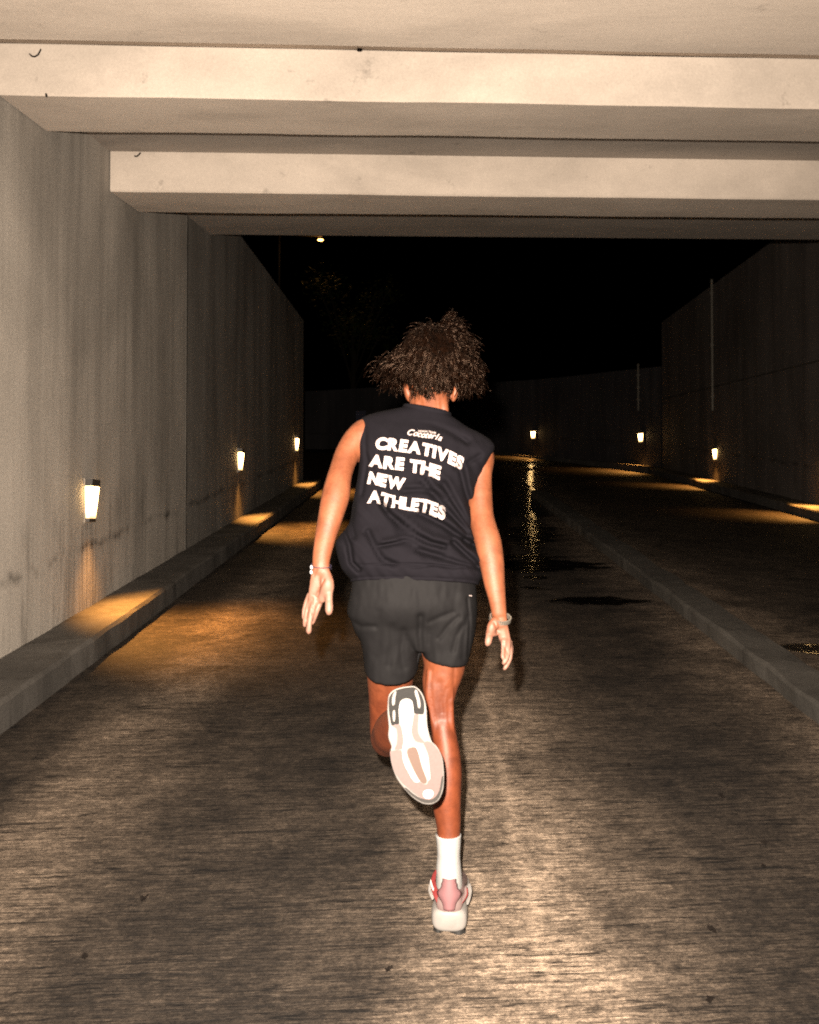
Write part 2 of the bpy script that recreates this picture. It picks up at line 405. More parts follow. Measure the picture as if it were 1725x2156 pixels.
# wall lamps ----------------------------------------------------
def lamp_parts(root):
    """recessed step light in local coords: +x out of the wall, y along it, z up"""
    def wedge(bm, z0, z1, x0, xa, xb, wa, wb):      # bottom depth/half width a, top b
        A = [bm.verts.new(c) for c in ((x0, -wa, z0), (xa, -wa*.93, z0), (xa, wa*.93, z0), (x0, wa, z0))]
        B = [bm.verts.new(c) for c in ((x0, -wb, z1), (xb, -wb*.93, z1), (xb, wb*.93, z1), (x0, wb, z1))]
        bm.faces.new(A[::-1]); bm.faces.new(B)
        for i in range(4): bm.faces.new((A[i], A[(i+1) % 4], B[(i+1) % 4], B[i]))
    bm = bmesh.new(); wedge(bm, -.150, .150, -.02, .007, .007, .082, .086); bp = bmobj('back_plate', bm, MPLATE, root)
    bm = bmesh.new(); wedge(bm, .098, .147, .0075, .052, .056, .076, .078); tc = bmobj('top_cap', bm, MDK, root)
    bm = bmesh.new(); wedge(bm, -.140, -.118, .0075, .030, .034, .064, .066); bc = bmobj('bottom_cap', bm, MDK, root)
    bm = bmesh.new(); wedge(bm, -.1175, .0975, .0075, .031, .050, .062, .073); p = bmobj('lit_panel', bm, MLAMP, root)
    return [bp, tc, bc, p]
def spot(root, E, aim):
    l = bpy.data.lights.new('lamp_glow', 'SPOT'); l.energy = E; l.color = (1, .42, .085); l.spot_size = R(98); l.spot_blend = 1.0; l.shadow_soft_size = .03
    o = bpy.data.objects.new('lamp_glow', l); COL.objects.link(o); o.parent = root; o.location = (.085, 0, -.02)
    o.rotation_euler = Vector(aim).to_track_quat('-Z', 'Y').to_euler()
    return o
lamps = [  # x, y, height over ramp, facing angle (direction out of the wall), power, aim
    (XL, 6.10, .87, 0, 400, (.62, 0, -1), 'nearest and largest lit wall lamp, low on the left wall'),
    (XL+.006, 11.1, .86, 0, 420, (.62, 0, -1), 'second lit lamp on the left wall, beyond the vertical joint'),
    (XL+.006, 16.1, .87, 0, 400, (.62, 0, -1), 'small lit lamp near the far end of the left wall'),
    (XR, 14.15, .52, 180, 400, (.62, 0, -1), 'lit lamp of the right wall at the edge of the picture'),
    (XR, 19.4, .52, 180, 400, (.62, 0, -1), 'lit lamp on the right wall below the long conduit'),
    (5.93, 24.45, .72, 205, 400, (.62, 0, -1), 'lit lamp at the start of the far curved wall'),
    (3.62, 29.3, .66, 222, 170, (.62, 0, -1), 'lit lamp farthest away on the curved wall, right of the runner')]
proto = None
for x, y, z, a, E, aim, lab in lamps:
    r = empty('wall_lamp', (x, y, z+zf(y))); r.rotation_euler = (0, 0, R(a))
    if proto is None: proto = lamp_parts(r)
    else:
        for q in proto:
            c = q.copy(); COL.objects.link(c); c.parent = r
    spot(r, E, aim)
    tag(r, lab, 'wall lamp', 'lit lamps set in the walls')
# conduits
def rod(bm, a, b, r, n=8):
    a, b = Vector(a), Vector(b); d = (b-a).normalized(); s = d.orthogonal().normalized(); t = d.cross(s)
    A = [bm.verts.new(a+(s*math.cos(6.2832*i/n)+t*math.sin(6.2832*i/n))*r) for i in range(n)]
    B = [bm.verts.new(b+(s*math.cos(6.2832*i/n)+t*math.sin(6.2832*i/n))*r) for i in range(n)]
    for i in range(n): bm.faces.new((A[i], A[(i+1) % n], B[(i+1) % n], B[i]))
    bm.faces.new(A[::-1]); bm.faces.new(B)
for (x, y, z0, z1, lab) in ((XR-.03, 19.5, 1.46, 4.3, 'long pale conduit running up the right wall above a lamp'),
                            (5.87, 24.5, 1.45, 2.72, 'short pale conduit on the far curved wall above a lamp')):
    bm = bmesh.new(); rod(bm, (x, y, z0+zf(y)), (x, y, z1+zf(y)), .028)
    for z in (z0+.3, (z0+z1)/2, z1-.3): box(bm, x-.045, x+.045, y-.02, y+.02, z-.02, z+.02)
    tag(bmobj('conduit', bm, MPIPE), lab, 'conduit', 'conduits on the walls')

# bits lying on the road
for i, (px, py, s, lab) in enumerate((
    (1500, 1963, .020, 'curled dark leaf lying on the road at lower right'), (818, 2047, .016, 'small dark leaf left of the planted shoe near the bottom edge'),
    (1612, 1780, .018, 'upper of two dark leaves on the road near the right edge'), (1608, 1829, .016, 'lower of two dark leaves on the road near the right edge'),
    (302, 1897, .022, 'flat dark leaf on the left side of the road'), (1496, 2110, .018, 'dark leaf at the bottom right of the road'),
    (1519, 1681, .020, 'dark leaf on the right side level with the raised shoe'), (178, 2020, .018, 'dark leaf on the road at far lower left'),
    (1325, 1614, .020, 'small dark leaf on the road right of the runner\'s calf'))):
    d = U(px, py, 1)-Vector((0, 0, CAMZ)); t = -CAMZ/(d.z-SL*d.y); c = Vector((0, 0, CAMZ))+d*t
    bm = bmesh.new(); n = 12; rr = random.Random(i); an = rr.random()*6
    cc = bm.verts.new(c+Vector((0, 0, .010))); ring = []
    for k in range(n):
        a = 6.28318*k/n; q = s*.55*(1+.35*rr.uniform(-1, 1)); x = q*math.cos(a)*1.5; y = q*math.sin(a)*.8
        xx = x*math.cos(an)-y*math.sin(an); yy = x*math.sin(an)+y*math.cos(an)
        ring.append(bm.verts.new((c.x+xx, c.y+yy, zf(c.y+yy)+.006+.008*rr.random())))
    for k in range(n): bm.faces.new((cc, ring[k], ring[(k+1) % n]))
    o = bmobj('fallen_leaf', bm, MTWIG); o.modifiers.new('s', 'SOLIDIFY').thickness = .0015
    tag(o, lab, 'leaf', 'dark leaves lying on the road')
# debris caught in webs on the beams
def strand(name, pts, r, lab):
    bm = bmesh.new()
    for a, b in zip(pts, pts[1:]): rod(bm, a, b, r, 6)
    tag(bmobj(name, bm, MTWIG), lab, 'debris')
def onface(px, py, y0):                       # point on a beam face
    d = U(px, py, 1)-Vector((0, 0, CAMZ)); t = (y0-.012)/(d.y-SK*d.x); return Vector((0, 0, CAMZ))+d*t
strand('twig', [onface(*q, 4.885) for q in ((62, 113), (67, 118), (73, 119), (80, 115), (84, 108), (86, 103))], .004, 'curved black twig caught on the front beam at upper left')
strand('twig', [onface(*q, 6.614) for q in ((283, 328), (288, 329), (293, 325), (296, 321))], .005, 'small curved twig at the left end of the second beam')
strand('twig', [onface(*q, 4.885) for q in ((97, 197), (98, 203))], .006, 'short black twig hanging at the lower edge of the front beam')
strand('twig', [onface(*q, 4.885) for q in ((753, 104), (757, 106), (762, 104))], .008, 'black lump stuck at the top of the front beam near the middle')

# far things -----------------------------------------------------
root = empty('street_lamp', (-5.2, 52, 6)); tag(root, 'small lit street lamp glowing far off above the left wall', 'street lamp')
lp = U(675, 505, 52)
bm = bmesh.new(); rod(bm, (lp.x-2.4, lp.y, 5.5), (lp.x-2.4, lp.y, lp.z+.35), .07); rod(bm, (lp.x-2.4, lp.y, lp.z+.32), (lp.x+.1, lp.y, lp.z+.22), .05)
o = bmobj('pole', bm, MDK); adopt(o, root)
bm = bmesh.new(); bmesh.ops.create_uvsphere(bm, u_segments=14, v_segments=8, radius=.13, matrix=Matrix.Translation(lp) @ Matrix.Scale(.45, 4, (0, 0, 1)) @ Matrix.Scale(1.3, 4, (1, 0, 0)))
o = bmobj('lamp_head', bm, MSTREET); adopt(o, root)
l = bpy.data.lights.new('street_glow', 'POINT'); l.energy = 30; l.color = (1, .5, .12); l.shadow_soft_size = .15
lo = bpy.data.objects.new('street_glow', l); COL.objects.link(lo); lo.location = lp-Vector((0, .2, .3)); adopt(lo, root)
def tree(x, y, z0, h, r, seed, lab, nleaf=1500):
    rr = random.Random(seed); root = empty('tree', (x, y, z0)); tag(root, lab, 'tree', 'dark trees beyond the walls')
    bm = bmesh.new(); rod(bm, (0, 0, -.3), (.1, 0, h*.55), .14, 9)
    tips = []
    for i in range(9):
        a = rr.random()*6.28; e = Vector((math.cos(a)*r*.6, math.sin(a)*r*.6, h*(.6+.35*rr.random()))); rod(bm, (.05, 0, h*(.3+.2*rr.random())), e, .04, 6); tips.append(e)
    o = bmobj('trunk', bm, MBARK, root)
    bm = bmesh.new()
    for i in range(nleaf):
        c = rr.choice(tips); d = Vector((rr.gauss(0, 1), rr.gauss(0, 1), rr.gauss(0, .7))).normalized()*(r*.42*rr.random()**.5); p = c+d
        a = Vector((rr.uniform(-1, 1), rr.uniform(-1, 1), rr.uniform(-.6, .3))).normalized(); b = a.orthogonal().normalized(); s = rr.uniform(.07, .16)
        bm.faces.new([bm.verts.new(p+a*s), bm.verts.new(p+b*s*.4), bm.verts.new(p-a*s), bm.verts.new(p-b*s*.4)])
    bmobj('crown', bm, MLEAF, root)
tree(-3.9, 50, 6.3, 9.6, 3.2, 1, 'dark tree whose lower leaves catch faint orange lamplight')
tree(-6.0, 19.5, 4.9, 3.4, 1.4, 2, 'small leafy tree showing just above the left wall end')
root = tag(empty('wall_sign', (-2.35, 34.55, 1.3+zf(34))), 'faint pale square panel on the far wall just left of the runner', 'sign')
bm = bmesh.new(); box(bm, -.20, .20, -.03, .0, -.26, .22, shear=False); bmobj('panel', bm, MBLD, root)
bm = bmesh.new(); rod(bm, (0, .02, -.4), (0, .02, .3), .02); bmobj('bracket', bm, MDK, root)
root.rotation_euler = (0, 0, R(-20))

# ---------------------------------------------------------------- the runner
def skin_mat():
    m = M('skin'); at_ = m.new('ShaderNodeAttribute', attribute_name='tone'); f = m.noise(m.pos(), 260, 5, .75); a = m.ramp(m.noise(m.pos(), 16, 6, .68), [(.36, 0), (.64, 1)])
    c = m.mix(a, (.105, .030, .0115), (.180, .058, .025)); c = m.mix(m.math('MULTIPLY', f, .35), c, (.10, .028, .011))
    c = m.mix(at_.outputs['Fac'], c, (.155, .080, .058))
    lg = m.new('ShaderNodeAttribute', attribute_name='tan'); c = m.mix(lg.outputs['Fac'], c, m.mix(a, (.066, .0130, .0040), (.125, .027, .0085)))  # legs darker and redder: weaker flash low down painted into the skin
    ck = m.new('ShaderNodeAttribute', attribute_name='crease'); c = m.mix(ck.outputs['Fac'], c, m.mix(lg.outputs['Fac'], (.105, .030, .012), (.060, .011, .0035)))  # reddened skin creases; on the legs, shade painted into the folds
    return m.out(c, .55, .38, bump=m.math('ADD', f, m.math('MULTIPLY', a, 1.5)), bstr=.18, bdist=.002)
MSK = skin_mat()
def cloth_mat(name, col, scale=900, sheen=.0, rough=.9):
    m = M(name); n = m.noise(m.pos(), scale, 2, .6); a = m.noise(m.pos(), 22, 5, .6)
    c = m.mix(a, tuple(q*.75 for q in col), tuple(q*1.3 for q in col)); c = m.mix(m.math('MULTIPLY', n, .6), c, tuple(q*.4 for q in col))
    return m.out(c, rough, .06, bump=m.math('ADD', n, a), bstr=.25, bdist=.0015, Sheen_Weight=sheen)
MSH = cloth_mat('black_cotton', (.0058, .0051, .0070))
MST = cloth_mat('black_nylon', (.0082, .0078, .0084), rough=.7)
MSO = cloth_mat('white_sock_knit', (.30, .30, .30), 500)
MPR = simple('white_print', (.36, .30, .29), .7, .2, .1, 200)
MWH = simple('white_foam', (.165, .155, .148), .55, .3, .06, 200)
MPK = simple('pale_pink_foam', (.118, .082, .079), .6, .3, .12, 160)
MPT = simple('pink_knit', (.155, .076, .082), .7, .2, .12, 400)
MRD = simple('red_knit', (.120, .015, .015), .7, .2, .2, 400)
MRB = simple('dark_rubber', (.0070, .0066, .0064), .6, .35, .5, 220)
MBG = simple('tan_rubber', (.085, .057, .047), .6, .3, .1, 200)
MGR = simple('grey_rubber', (.028, .026, .025), .6, .3, .2, 200)
MSTL = simple('steel', (.42, .38, .33), .3, .6, .1, 100, Metallic=.85)
MSHL = simple('shell_white', (.30, .30, .31), .5, .3, .1, 200)
MCORD = simple('dark_cord', (.02, .015, .03), .8, .2)
MCHAIN = simple('pale_chain', (.6, .55, .5), .3, .6)
MSCALP = simple('hair_mass', (.006, .004, .003), .9, .05)
def hair_mat():
    m = M('dark_brown_curls'); n = m.ramp(m.noise(m.pos(), 70, 4, .7), [(.42, 0), (.66, 1)])
    c = m.mix(n, (.0008, .0004, .0003), (.0060, .0022, .0010))
    return m.out(c, .34, .20, Specular_Tint=(1, .66, .48, 1))
MHAIR = hair_mat()

def cr(a, b, c, d, t):
    return .5*((2*b)+(-a+c)*t+(2*a-5*b+4*c-d)*t*t+(-a+3*b-3*c+d)*t**3)
def interp(nodes, sub):
    if sub <= 1: return [tuple(n) for n in nodes]
    out = []
    for i in range(len(nodes)-1):
        q = [nodes[max(0, i-1)], nodes[i], nodes[i+1], nodes[min(len(nodes)-1, i+2)]]
        for k in range(sub): out.append(tuple(cr(q[0][j], q[1][j], q[2][j], q[3][j], k/sub) for j in range(len(q[1]))))
    out.append(tuple(nodes[-1])); return out
def loft(bm, nodes, n=22, sub=5, cap=True, bulge=None):
    """nodes: (px, py, D, half width in picture units, depth/width ratio); smooth, round-ended"""
    N = interp(nodes, sub); C = [U(q[0], q[1], q[2]) for q in N]; rings = []
    for i, q in enumerate(N):
        t = (C[min(i+1, len(C)-1)]-C[max(i-1, 0)]).normalized()
        s = t.cross(VIEW)
        if s.length < .2: s = t.cross(Vector((0, 0, 1)))
        s.normalize(); dd = s.cross(t).normalized()
        hw = max(.5, q[3])*q[2]/F; ht = hw*q[4]; rings.append((C[i], s, dd, hw, ht, t))
    if cap:
        def ends(r, sg):
            c, s, dd, hw, ht, t = r; e = min(hw, ht)
            return [(c+t*sg*e*math.sin(a), s, dd, hw*math.cos(a), ht*math.cos(a), t) for a in (.4, .8, 1.15, 1.45)]
        rings = ends(rings[0], -1)[::-1]+rings+ends(rings[-1], 1)
    prev = None; first = None
    for c, s, dd, hw, ht, t in rings:
        vs = [bm.verts.new(c+s*hw*math.cos(6.28318*k/n)+dd*ht*math.sin(6.28318*k/n)) for k in range(n)]
        if prev:
            for k in range(n): bm.faces.new((prev[k], prev[(k+1) % n], vs[(k+1) % n], vs[k]))
        else: first = vs
        prev = vs
    bm.faces.new(first[::-1]); bm.faces.new(prev)
def ell(bm, px, py, D, rx, ry, rz, rot=0):    # ellipsoid, radii in metres: across, up, deep
    mt = Matrix.Translation(U(px, py, D)) @ CROT.to_4x4() @ Matrix.Rotation(rot, 4, 'Z') @ Matrix.Diagonal((rx, ry, rz, 1))
    bmesh.ops.create_uvsphere(bm, u_segments=24, v_segments=16, radius=1, matrix=mt)
def fuse(bm, voxel, smooth=3, fac=.5):
    bmesh.ops.recalc_face_normals(bm, faces=bm.faces)
    me = bpy.data.meshes.new('tmp'); bm.to_mesh(me); bm.free()
    o = bpy.data.objects.new('tmp', me); COL.objects.link(o)
    r = o.modifiers.new('r', 'REMESH'); r.mode = 'VOXEL'; r.voxel_size = voxel; r.use_smooth_shade = True
    if smooth:
        s = o.modifiers.new('s', 'SMOOTH'); s.iterations = smooth; s.factor = fac
    dg = bpy.context.evaluated_depsgraph_get(); dg.update()
    m2 = bpy.data.meshes.new_from_object(o.evaluated_get(dg)); bpy.data.objects.remove(o)
    for p in m2.polygons: p.use_smooth = True
    return m2

root = empty('person', (.11, 2.6, zf(2.6)))
tag(root, 'runner seen from behind in black sleeveless shirt and shorts, one foot kicked up', 'person')

DH, DS = 2.80, 2.70                            # head and shoulder distance
bm = bmesh.new()
# trunk
loft(bm, [(872, 1240, 2.665, 80, .5), (874, 1220, 2.66, 92, .55), (872, 1150, 2.67, 82, .5), (880, 1080, 2.69, 86, .45), (893, 1010, 2.71, 98, .42), (897, 960, 2.72, 102, .4), (897, 925, 2.73, 92, .4), (899, 893, 2.74, 62, .6)], 32)
# neck, slightly turned
loft(bm, [(902, 900, 2.75, 52, .8), (903, 872, 2.76, 44, .95), (904, 850, 2.77, 41, 1.0), (906, 820, 2.79, 43, 1.0), (908, 800, 2.80, 42, 1)], 28)
loft(bm, [(935, 880, 2.72, 12, 1), (934, 860, 2.715, 11, 1), (931, 838, 2.73, 12, 1)], 12)
loft(bm, [(880, 872, 2.705, 12, .8), (882, 850, 2.71, 10, .8), (884, 835, 2.73, 10, .8)], 12)
# head: skull, jaw, face on the far side
ell(bm, 909, 775, 2.80, .075, .108, .094)
ell(bm, 910, 812, 2.83, .064, .075, .078)
ell(bm, 911, 842, 2.885, .046, .040, .045)      # chin
ell(bm, 911, 800, 2.905, .013, .026, .020)      # nose
ell(bm, 911, 807, 2.915, .016, .011, .014)
ell(bm, 911, 822, 2.895, .024, .006, .012)      # lips
ell(bm, 911, 827, 2.893, .020, .006, .011)
ell(bm, 896, 782, 2.88, .022, .008, .012); ell(bm, 926, 782, 2.88, .022, .008, .012)   # brows
# ears
for sx, rot in ((858, .25), (958.5, -.22)):
    ell(bm, sx, 826, 2.79, .0105, .031, .020, rot); ell(bm, sx-(4 if sx < 900 else -4)*.5, 820, 2.785, .008, .020, .012, rot)
# shoulders
loft(bm, [(800, 915, 2.72, 38, .8), (770, 920, 2.71, 38, .95), (752, 940, 2.70, 34, 1)], 24)
loft(bm, [(985, 945, 2.72, 38, .8), (1005, 960, 2.71, 36, .95), (1008, 990, 2.70, 30, 1)], 24)
# left arm (hangs, palm turned to the camera)
loft(bm, [(762, 915, 2.70, 28, 1), (748, 930, 2.69, 28, 1), (731, 957, 2.67, 26, 1), (719, 990, 2.64, 25, 1.02), (712.5, 1015, 2.62, 27, 1), (707, 1045, 2.60, 29.5, .92), (697, 1085, 2.58, 26.5, .9), (686, 1129, 2.56, 22.5, .85), (678, 1168, 2.54, 19.5, .75), (676, 1190, 2.53, 18, .66), (676, 1203, 2.53, 18.5, .62)], 26)
def H1(x, y): return 605.3+.0976*x, 1157.9+.0976*y
def H2(x, y): return 973.7+.09153*x, 1263.2+.09153*y
def pl(T, pts, Dn, ratio=1.0, sub=4, n=16, k=.0976):
    loft(bm, [(*T(a, b), Dn+d, r*k, ratio) for a, b, r, d in pts], n, sub)
# left hand: ulnar side, thenar side, thumb, four fingers
pl(H1, [(700, 350, 150, 0), (650, 560, 150, 0), (590, 780, 120, 0), (545, 1000, 100, .004), (520, 1080, 85, .008)], 2.53, .55)
pl(H1, [(790, 420, 110, 0), (830, 560, 130, -.003), (860, 720, 150, -.008), (850, 860, 150, -.006), (800, 980, 120, 0), (720, 1080, 90, .004)], 2.525, .62)
pl(H1, [(690, 500, 150, .004), (690, 700, 190, .006), (670, 900, 190, .008), (640, 1030, 150, .010)], 2.535, .42)
pl(H1, [(870, 800, 120, 0), (895, 950, 92, -.008), (897, 1080, 84, -.014), (900, 1220, 90, -.018), (897, 1330, 84, -.02), (892, 1370, 58, -.02)], 2.525, .85)
pl(H1, [(740, 1020, 75, .006), (690, 1150, 72, .004), (640, 1290, 66, 0), (595, 1420, 58, -.002), (560, 1530, 50, 0), (538, 1590, 40, .002)], 2.535, .9)
pl(H1, [(620, 1020, 75, .000), (575, 1160, 66, -.004), (530, 1300, 64, -.010), (495, 1450, 60, -.014), (475, 1600, 58, -.016), (463, 1730, 68, -.014), (460, 1775, 55, -.014)], 2.535, .85)
pl(H1, [(520, 1020, 70, .002), (470, 1170, 64, 0), (425, 1320, 60, -.004), (392, 1470, 57, -.006), (378, 1590, 54, -.006), (374, 1640, 42, -.006)], 2.54, .9)
pl(H1, [(480, 960, 60, .012), (410, 1120, 54, .014), (370, 1260, 50, .014), (352, 1390, 47, .014), (350, 1480, 38, .014)], 2.545, .9)
# right arm
loft(bm, [(1010, 960, 2.70, 30, 1), (1010, 1000, 2.69, 26, 1), (1011, 1045, 2.67, 26, 1), (1014, 1085, 2.65, 26, 1), (1020, 1115, 2.63, 27.5, 1), (1028, 1141, 2.61, 28, .95), (1035, 1180, 2.59, 26.5, .92), (1041, 1225, 2.57, 22.5, .88), (1047, 1261, 2.55, 18.5, .8), (1051.5, 1293, 2.53, 16, .7), (1053, 1312, 2.52, 16.5, .66)], 26)
# right hand
pl(H2, [(860, 430, 165, 0), (900, 620, 160, .004), (960, 820, 140, .004), (1010, 1000, 125, .004), (1030, 1080, 105, .006)], 2.52, .6, k=.09153)
pl(H2, [(760, 480, 110, -.002), (700, 600, 130, -.006), (665, 700, 112, -.008), (690, 770, 85, -.006), (800, 780, 50, 0)], 2.515, .8, k=.09153)
pl(H2, [(640, 700, 90, -.004), (617, 830, 86, -.010), (607, 920, 88, -.014), (585, 1000, 76, -.016), (575, 1030, 54, -.016)], 2.515, .85, k=.09153)
pl(H2, [(960, 950, 75, -.002), (948, 1080, 60, -.006), (940, 1200, 56, -.012), (930, 1300, 52, -.018), (945, 1350, 44, -.02)], 2.515, .9, k=.09153)
pl(H2, [(1030, 960, 80, .0), (1048, 1110, 62, -.006), (1055, 1240, 58, -.014), (1010, 1370, 58, -.022), (965, 1440, 58, -.024), (945, 1465, 44, -.024)], 2.52, .9, k=.09153)
pl(H2, [(1080, 1000, 75, .006), (1100, 1150, 62, .004), (1105, 1300, 58, -.002), (1060, 1430, 58, -.008), (1000, 1540, 56, -.012), (970, 1590, 44, -.012)], 2.525, .9, k=.09153)
pl(H2, [(1090, 960, 65, .014), (1125, 1110, 52, .016), (1120, 1260, 50, .016), (1085, 1380, 48, .012), (1050, 1450, 40, .010)], 2.53, .9, k=.09153)
# standing (right) leg
loft(bm, [(930, 1270, 2.66, 62, 1), (934, 1340, 2.67, 53, 1.05), (936, 1398, 2.68, 44.5, 1.1), (928, 1438, 2.68, 39, 1.15), (926.5, 1475, 2.68, 31, 1.25), (930, 1509, 2.68, 27, 1.3), (935, 1545, 2.67, 26, 1.3), (940, 1583, 2.66, 28.5, 1.3), (941, 1625, 2.655, 31.5, 1.25), (940, 1662, 2.65, 31.5, 1.2), (941, 1697, 2.65, 29.5, 1.15), (944, 1728, 2.65, 26.5, 1.15), (945, 1760, 2.65, 24, 1.2), (945, 1810, 2.65, 22, 1.25), (946, 1860, 2.655, 23, 1.4), (946, 1890, 2.66, 23, 1.4)], 30)
loft(bm, [(907, 1415, 2.64, 9, 1), (903, 1460, 2.64, 8, 1), (909, 1500, 2.645, 7, 1), (921, 1545, 2.65, 10, 1), (926, 1590, 2.66, 10, 1)], 14)   # hamstring cord
loft(bm, [(948, 1405, 2.635, 10, 1), (948, 1450, 2.635, 8, 1), (949, 1490, 2.645, 7, 1), (950, 1540, 2.65, 8, 1), (953, 1580, 2.66, 9, 1)], 14)
# raised (left) leg: thigh down and forward, shin folded back towards the camera
loft(bm, [(822, 1270, 2.66, 74, .95), (822, 1340, 2.70, 62, 1), (823, 1400, 2.74, 53, 1), (821, 1450, 2.78, 46, 1), (817, 1500, 2.82, 39, 1), (814, 1540, 2.85, 35, 1), (812, 1560, 2.86, 30, 1)], 30)
ell(bm, 814, 1550, 2.86, .052, .058, .05)
A0, A1 = U(816, 1558, 2.82), U(862, 1500, 2.44)
n = 26; prev = None
ax = (A1-A0).normalized(); sx_ = ax.cross(Vector((0, 0, 1))).normalized(); sz_ = sx_.cross(ax)
prof = [(-.04, .02), (0, .052), (.08, .058), (.16, .062), (.25, .054), (.33, .043), (.40, .036), (.44, .033)]
for q, (t, r) in enumerate(interp(prof, 4)):
    vs = [bm.verts.new(A0+ax*t+sx_*r*math.cos(6.28318*k/n)+sz_*r*math.sin(6.28318*k/n)) for k in range(n)]
    if prev:
        for k in range(n): bm.faces.new((prev[k], prev[(k+1) % n], vs[(k+1) % n], vs[k]))
    else: bm.faces.new(vs[::-1])
    prev = vs
bm.faces.new(prev)
me = fuse(bm, .0033, 4, .5)
# shallow creases: palm lines, elbow and knee folds, neck
def fold_d(px, py, folds):
    d = 0
    for pts, dep, sg in folds:
        best = 1e9
        for (ax_, ay), (bx, by) in zip(pts, pts[1:]):
            vx, vy = bx-ax_, by-ay; L = vx*vx+vy*vy; t = max(0, min(1, ((px-ax_)*vx+(py-ay)*vy)/L)); e = (px-ax_-vx*t)**2+(py-ay-vy*t)**2
            if e < best: best = e
        if best < sg*sg*12: d += dep*math.exp(-best/(2*sg*sg))
    return d
SKF = [([H1(790, 640), H1(720, 800), H1(640, 980)], .004, 1.4), ([H1(560, 960), H1(650, 1010), H1(600, 1120)], .0015, 1),
       ([H1(640, 430), H1(570, 560)], .002, 1.5), ([H1(545, 1040), H1(560, 1240), H1(530, 1400)], .002, 1),
       ([H2(740, 520), H2(790, 680), H2(800, 800)], .003, 1.3), ([H2(560, 745), H2(630, 800), H2(700, 820)], .002, 1.0),
       ([(925, 1440), (926, 1480), (930, 1515)], .006, 7), ([(940, 1450), (930, 1480), (932, 1500)], .002, 3),
       ([(903, 838), (904, 868)], .004, 7)]
SKF += [([H1(520, 1130), H1(470, 1160)], .0012, .8), ([H1(640, 1250), H1(590, 1210)], .001, .8), ([H1(520, 1290), H1(470, 1310)], .001, .8), ([H1(600, 1400), H1(560, 1390)], .001, .8),
        ([H1(500, 1440), H1(455, 1450)], .001, .8), ([H1(420, 1330), H1(375, 1350)], .001, .8), ([H1(850, 1090), H1(930, 1075)], .0015, .9), ([H1(660, 1010), H1(700, 1130), H1(600, 1300)], .0015, .9),
        ([H1(720, 330), H1(830, 400)], .0012, 1), ([H1(450, 1080), H1(440, 1250), H1(430, 1420)], .002, .9), ([H2(930, 980), H2(985, 1150), H2(990, 1330)], .003, 1.0), ([H2(1000, 1090), H2(1030, 1240)], .002, .9),
        ([H2(925, 1390), H2(1010, 1370)], .0018, .8), ([H2(960, 1500), H2(1050, 1440), H2(1095, 1370)], .0018, .8), ([H2(820, 560), H2(1000, 560)], .0008, .8), ([H2(1010, 690), H2(1060, 900)], .001, 1.5),
        ([(958, 1400), (955, 1440), (950, 1470)], .003, 3)]
crz = [0.0]*len(me.vertices)
nrm = [tuple(q.vector) for q in me.vertex_normals]
for iv, (v, q) in enumerate(zip(me.vertices, nrm)):
    if q[0]*VIEW.x+q[1]*VIEW.y+q[2]*VIEW.z < -.1:
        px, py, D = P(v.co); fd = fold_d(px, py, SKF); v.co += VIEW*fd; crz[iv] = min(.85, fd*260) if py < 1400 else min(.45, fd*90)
at_ = me.attributes.new('tone', 'FLOAT', 'POINT')
vals = []
for v in me.vertices:
    px, py, D = P(v.co); t = 0
    if px < 712 and py > 1180: t = min(1, (py-1180)/70)
    elif px > 1000 and py > 1295: t = min(1, (py-1295)/60)
    elif px < 760: t = .05*max(0, min(1, (py-980)/150))
    elif px > 985 and py > 1050: t = .05*min(1, (py-1050)/150)
    vals.append(t)
at_.data.foreach_set('value', vals)
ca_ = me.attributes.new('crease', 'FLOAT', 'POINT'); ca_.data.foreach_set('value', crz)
lg_ = me.attributes.new('tan', 'FLOAT', 'POINT'); lg_.data.foreach_set('value', [.85*max(0, min(1, (P(v.co)[1]-1330)/160)) if 740 < P(v.co)[0] < 1000 else 0 for v in me.vertices])
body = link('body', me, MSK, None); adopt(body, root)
# eyes
bm = bmesh.new()
MEYE = simple('eye', (.6, .6, .58), .2, .5)
for px in (896, 926):
    bm = bmesh.new(); bmesh.ops.create_uvsphere(bm, u_segments=14, v_segments=10, radius=.0115, matrix=Matrix.Translation(U(px, 792, 2.893)))
    adopt(bmobj('eye', bm, MEYE, None, True), root)

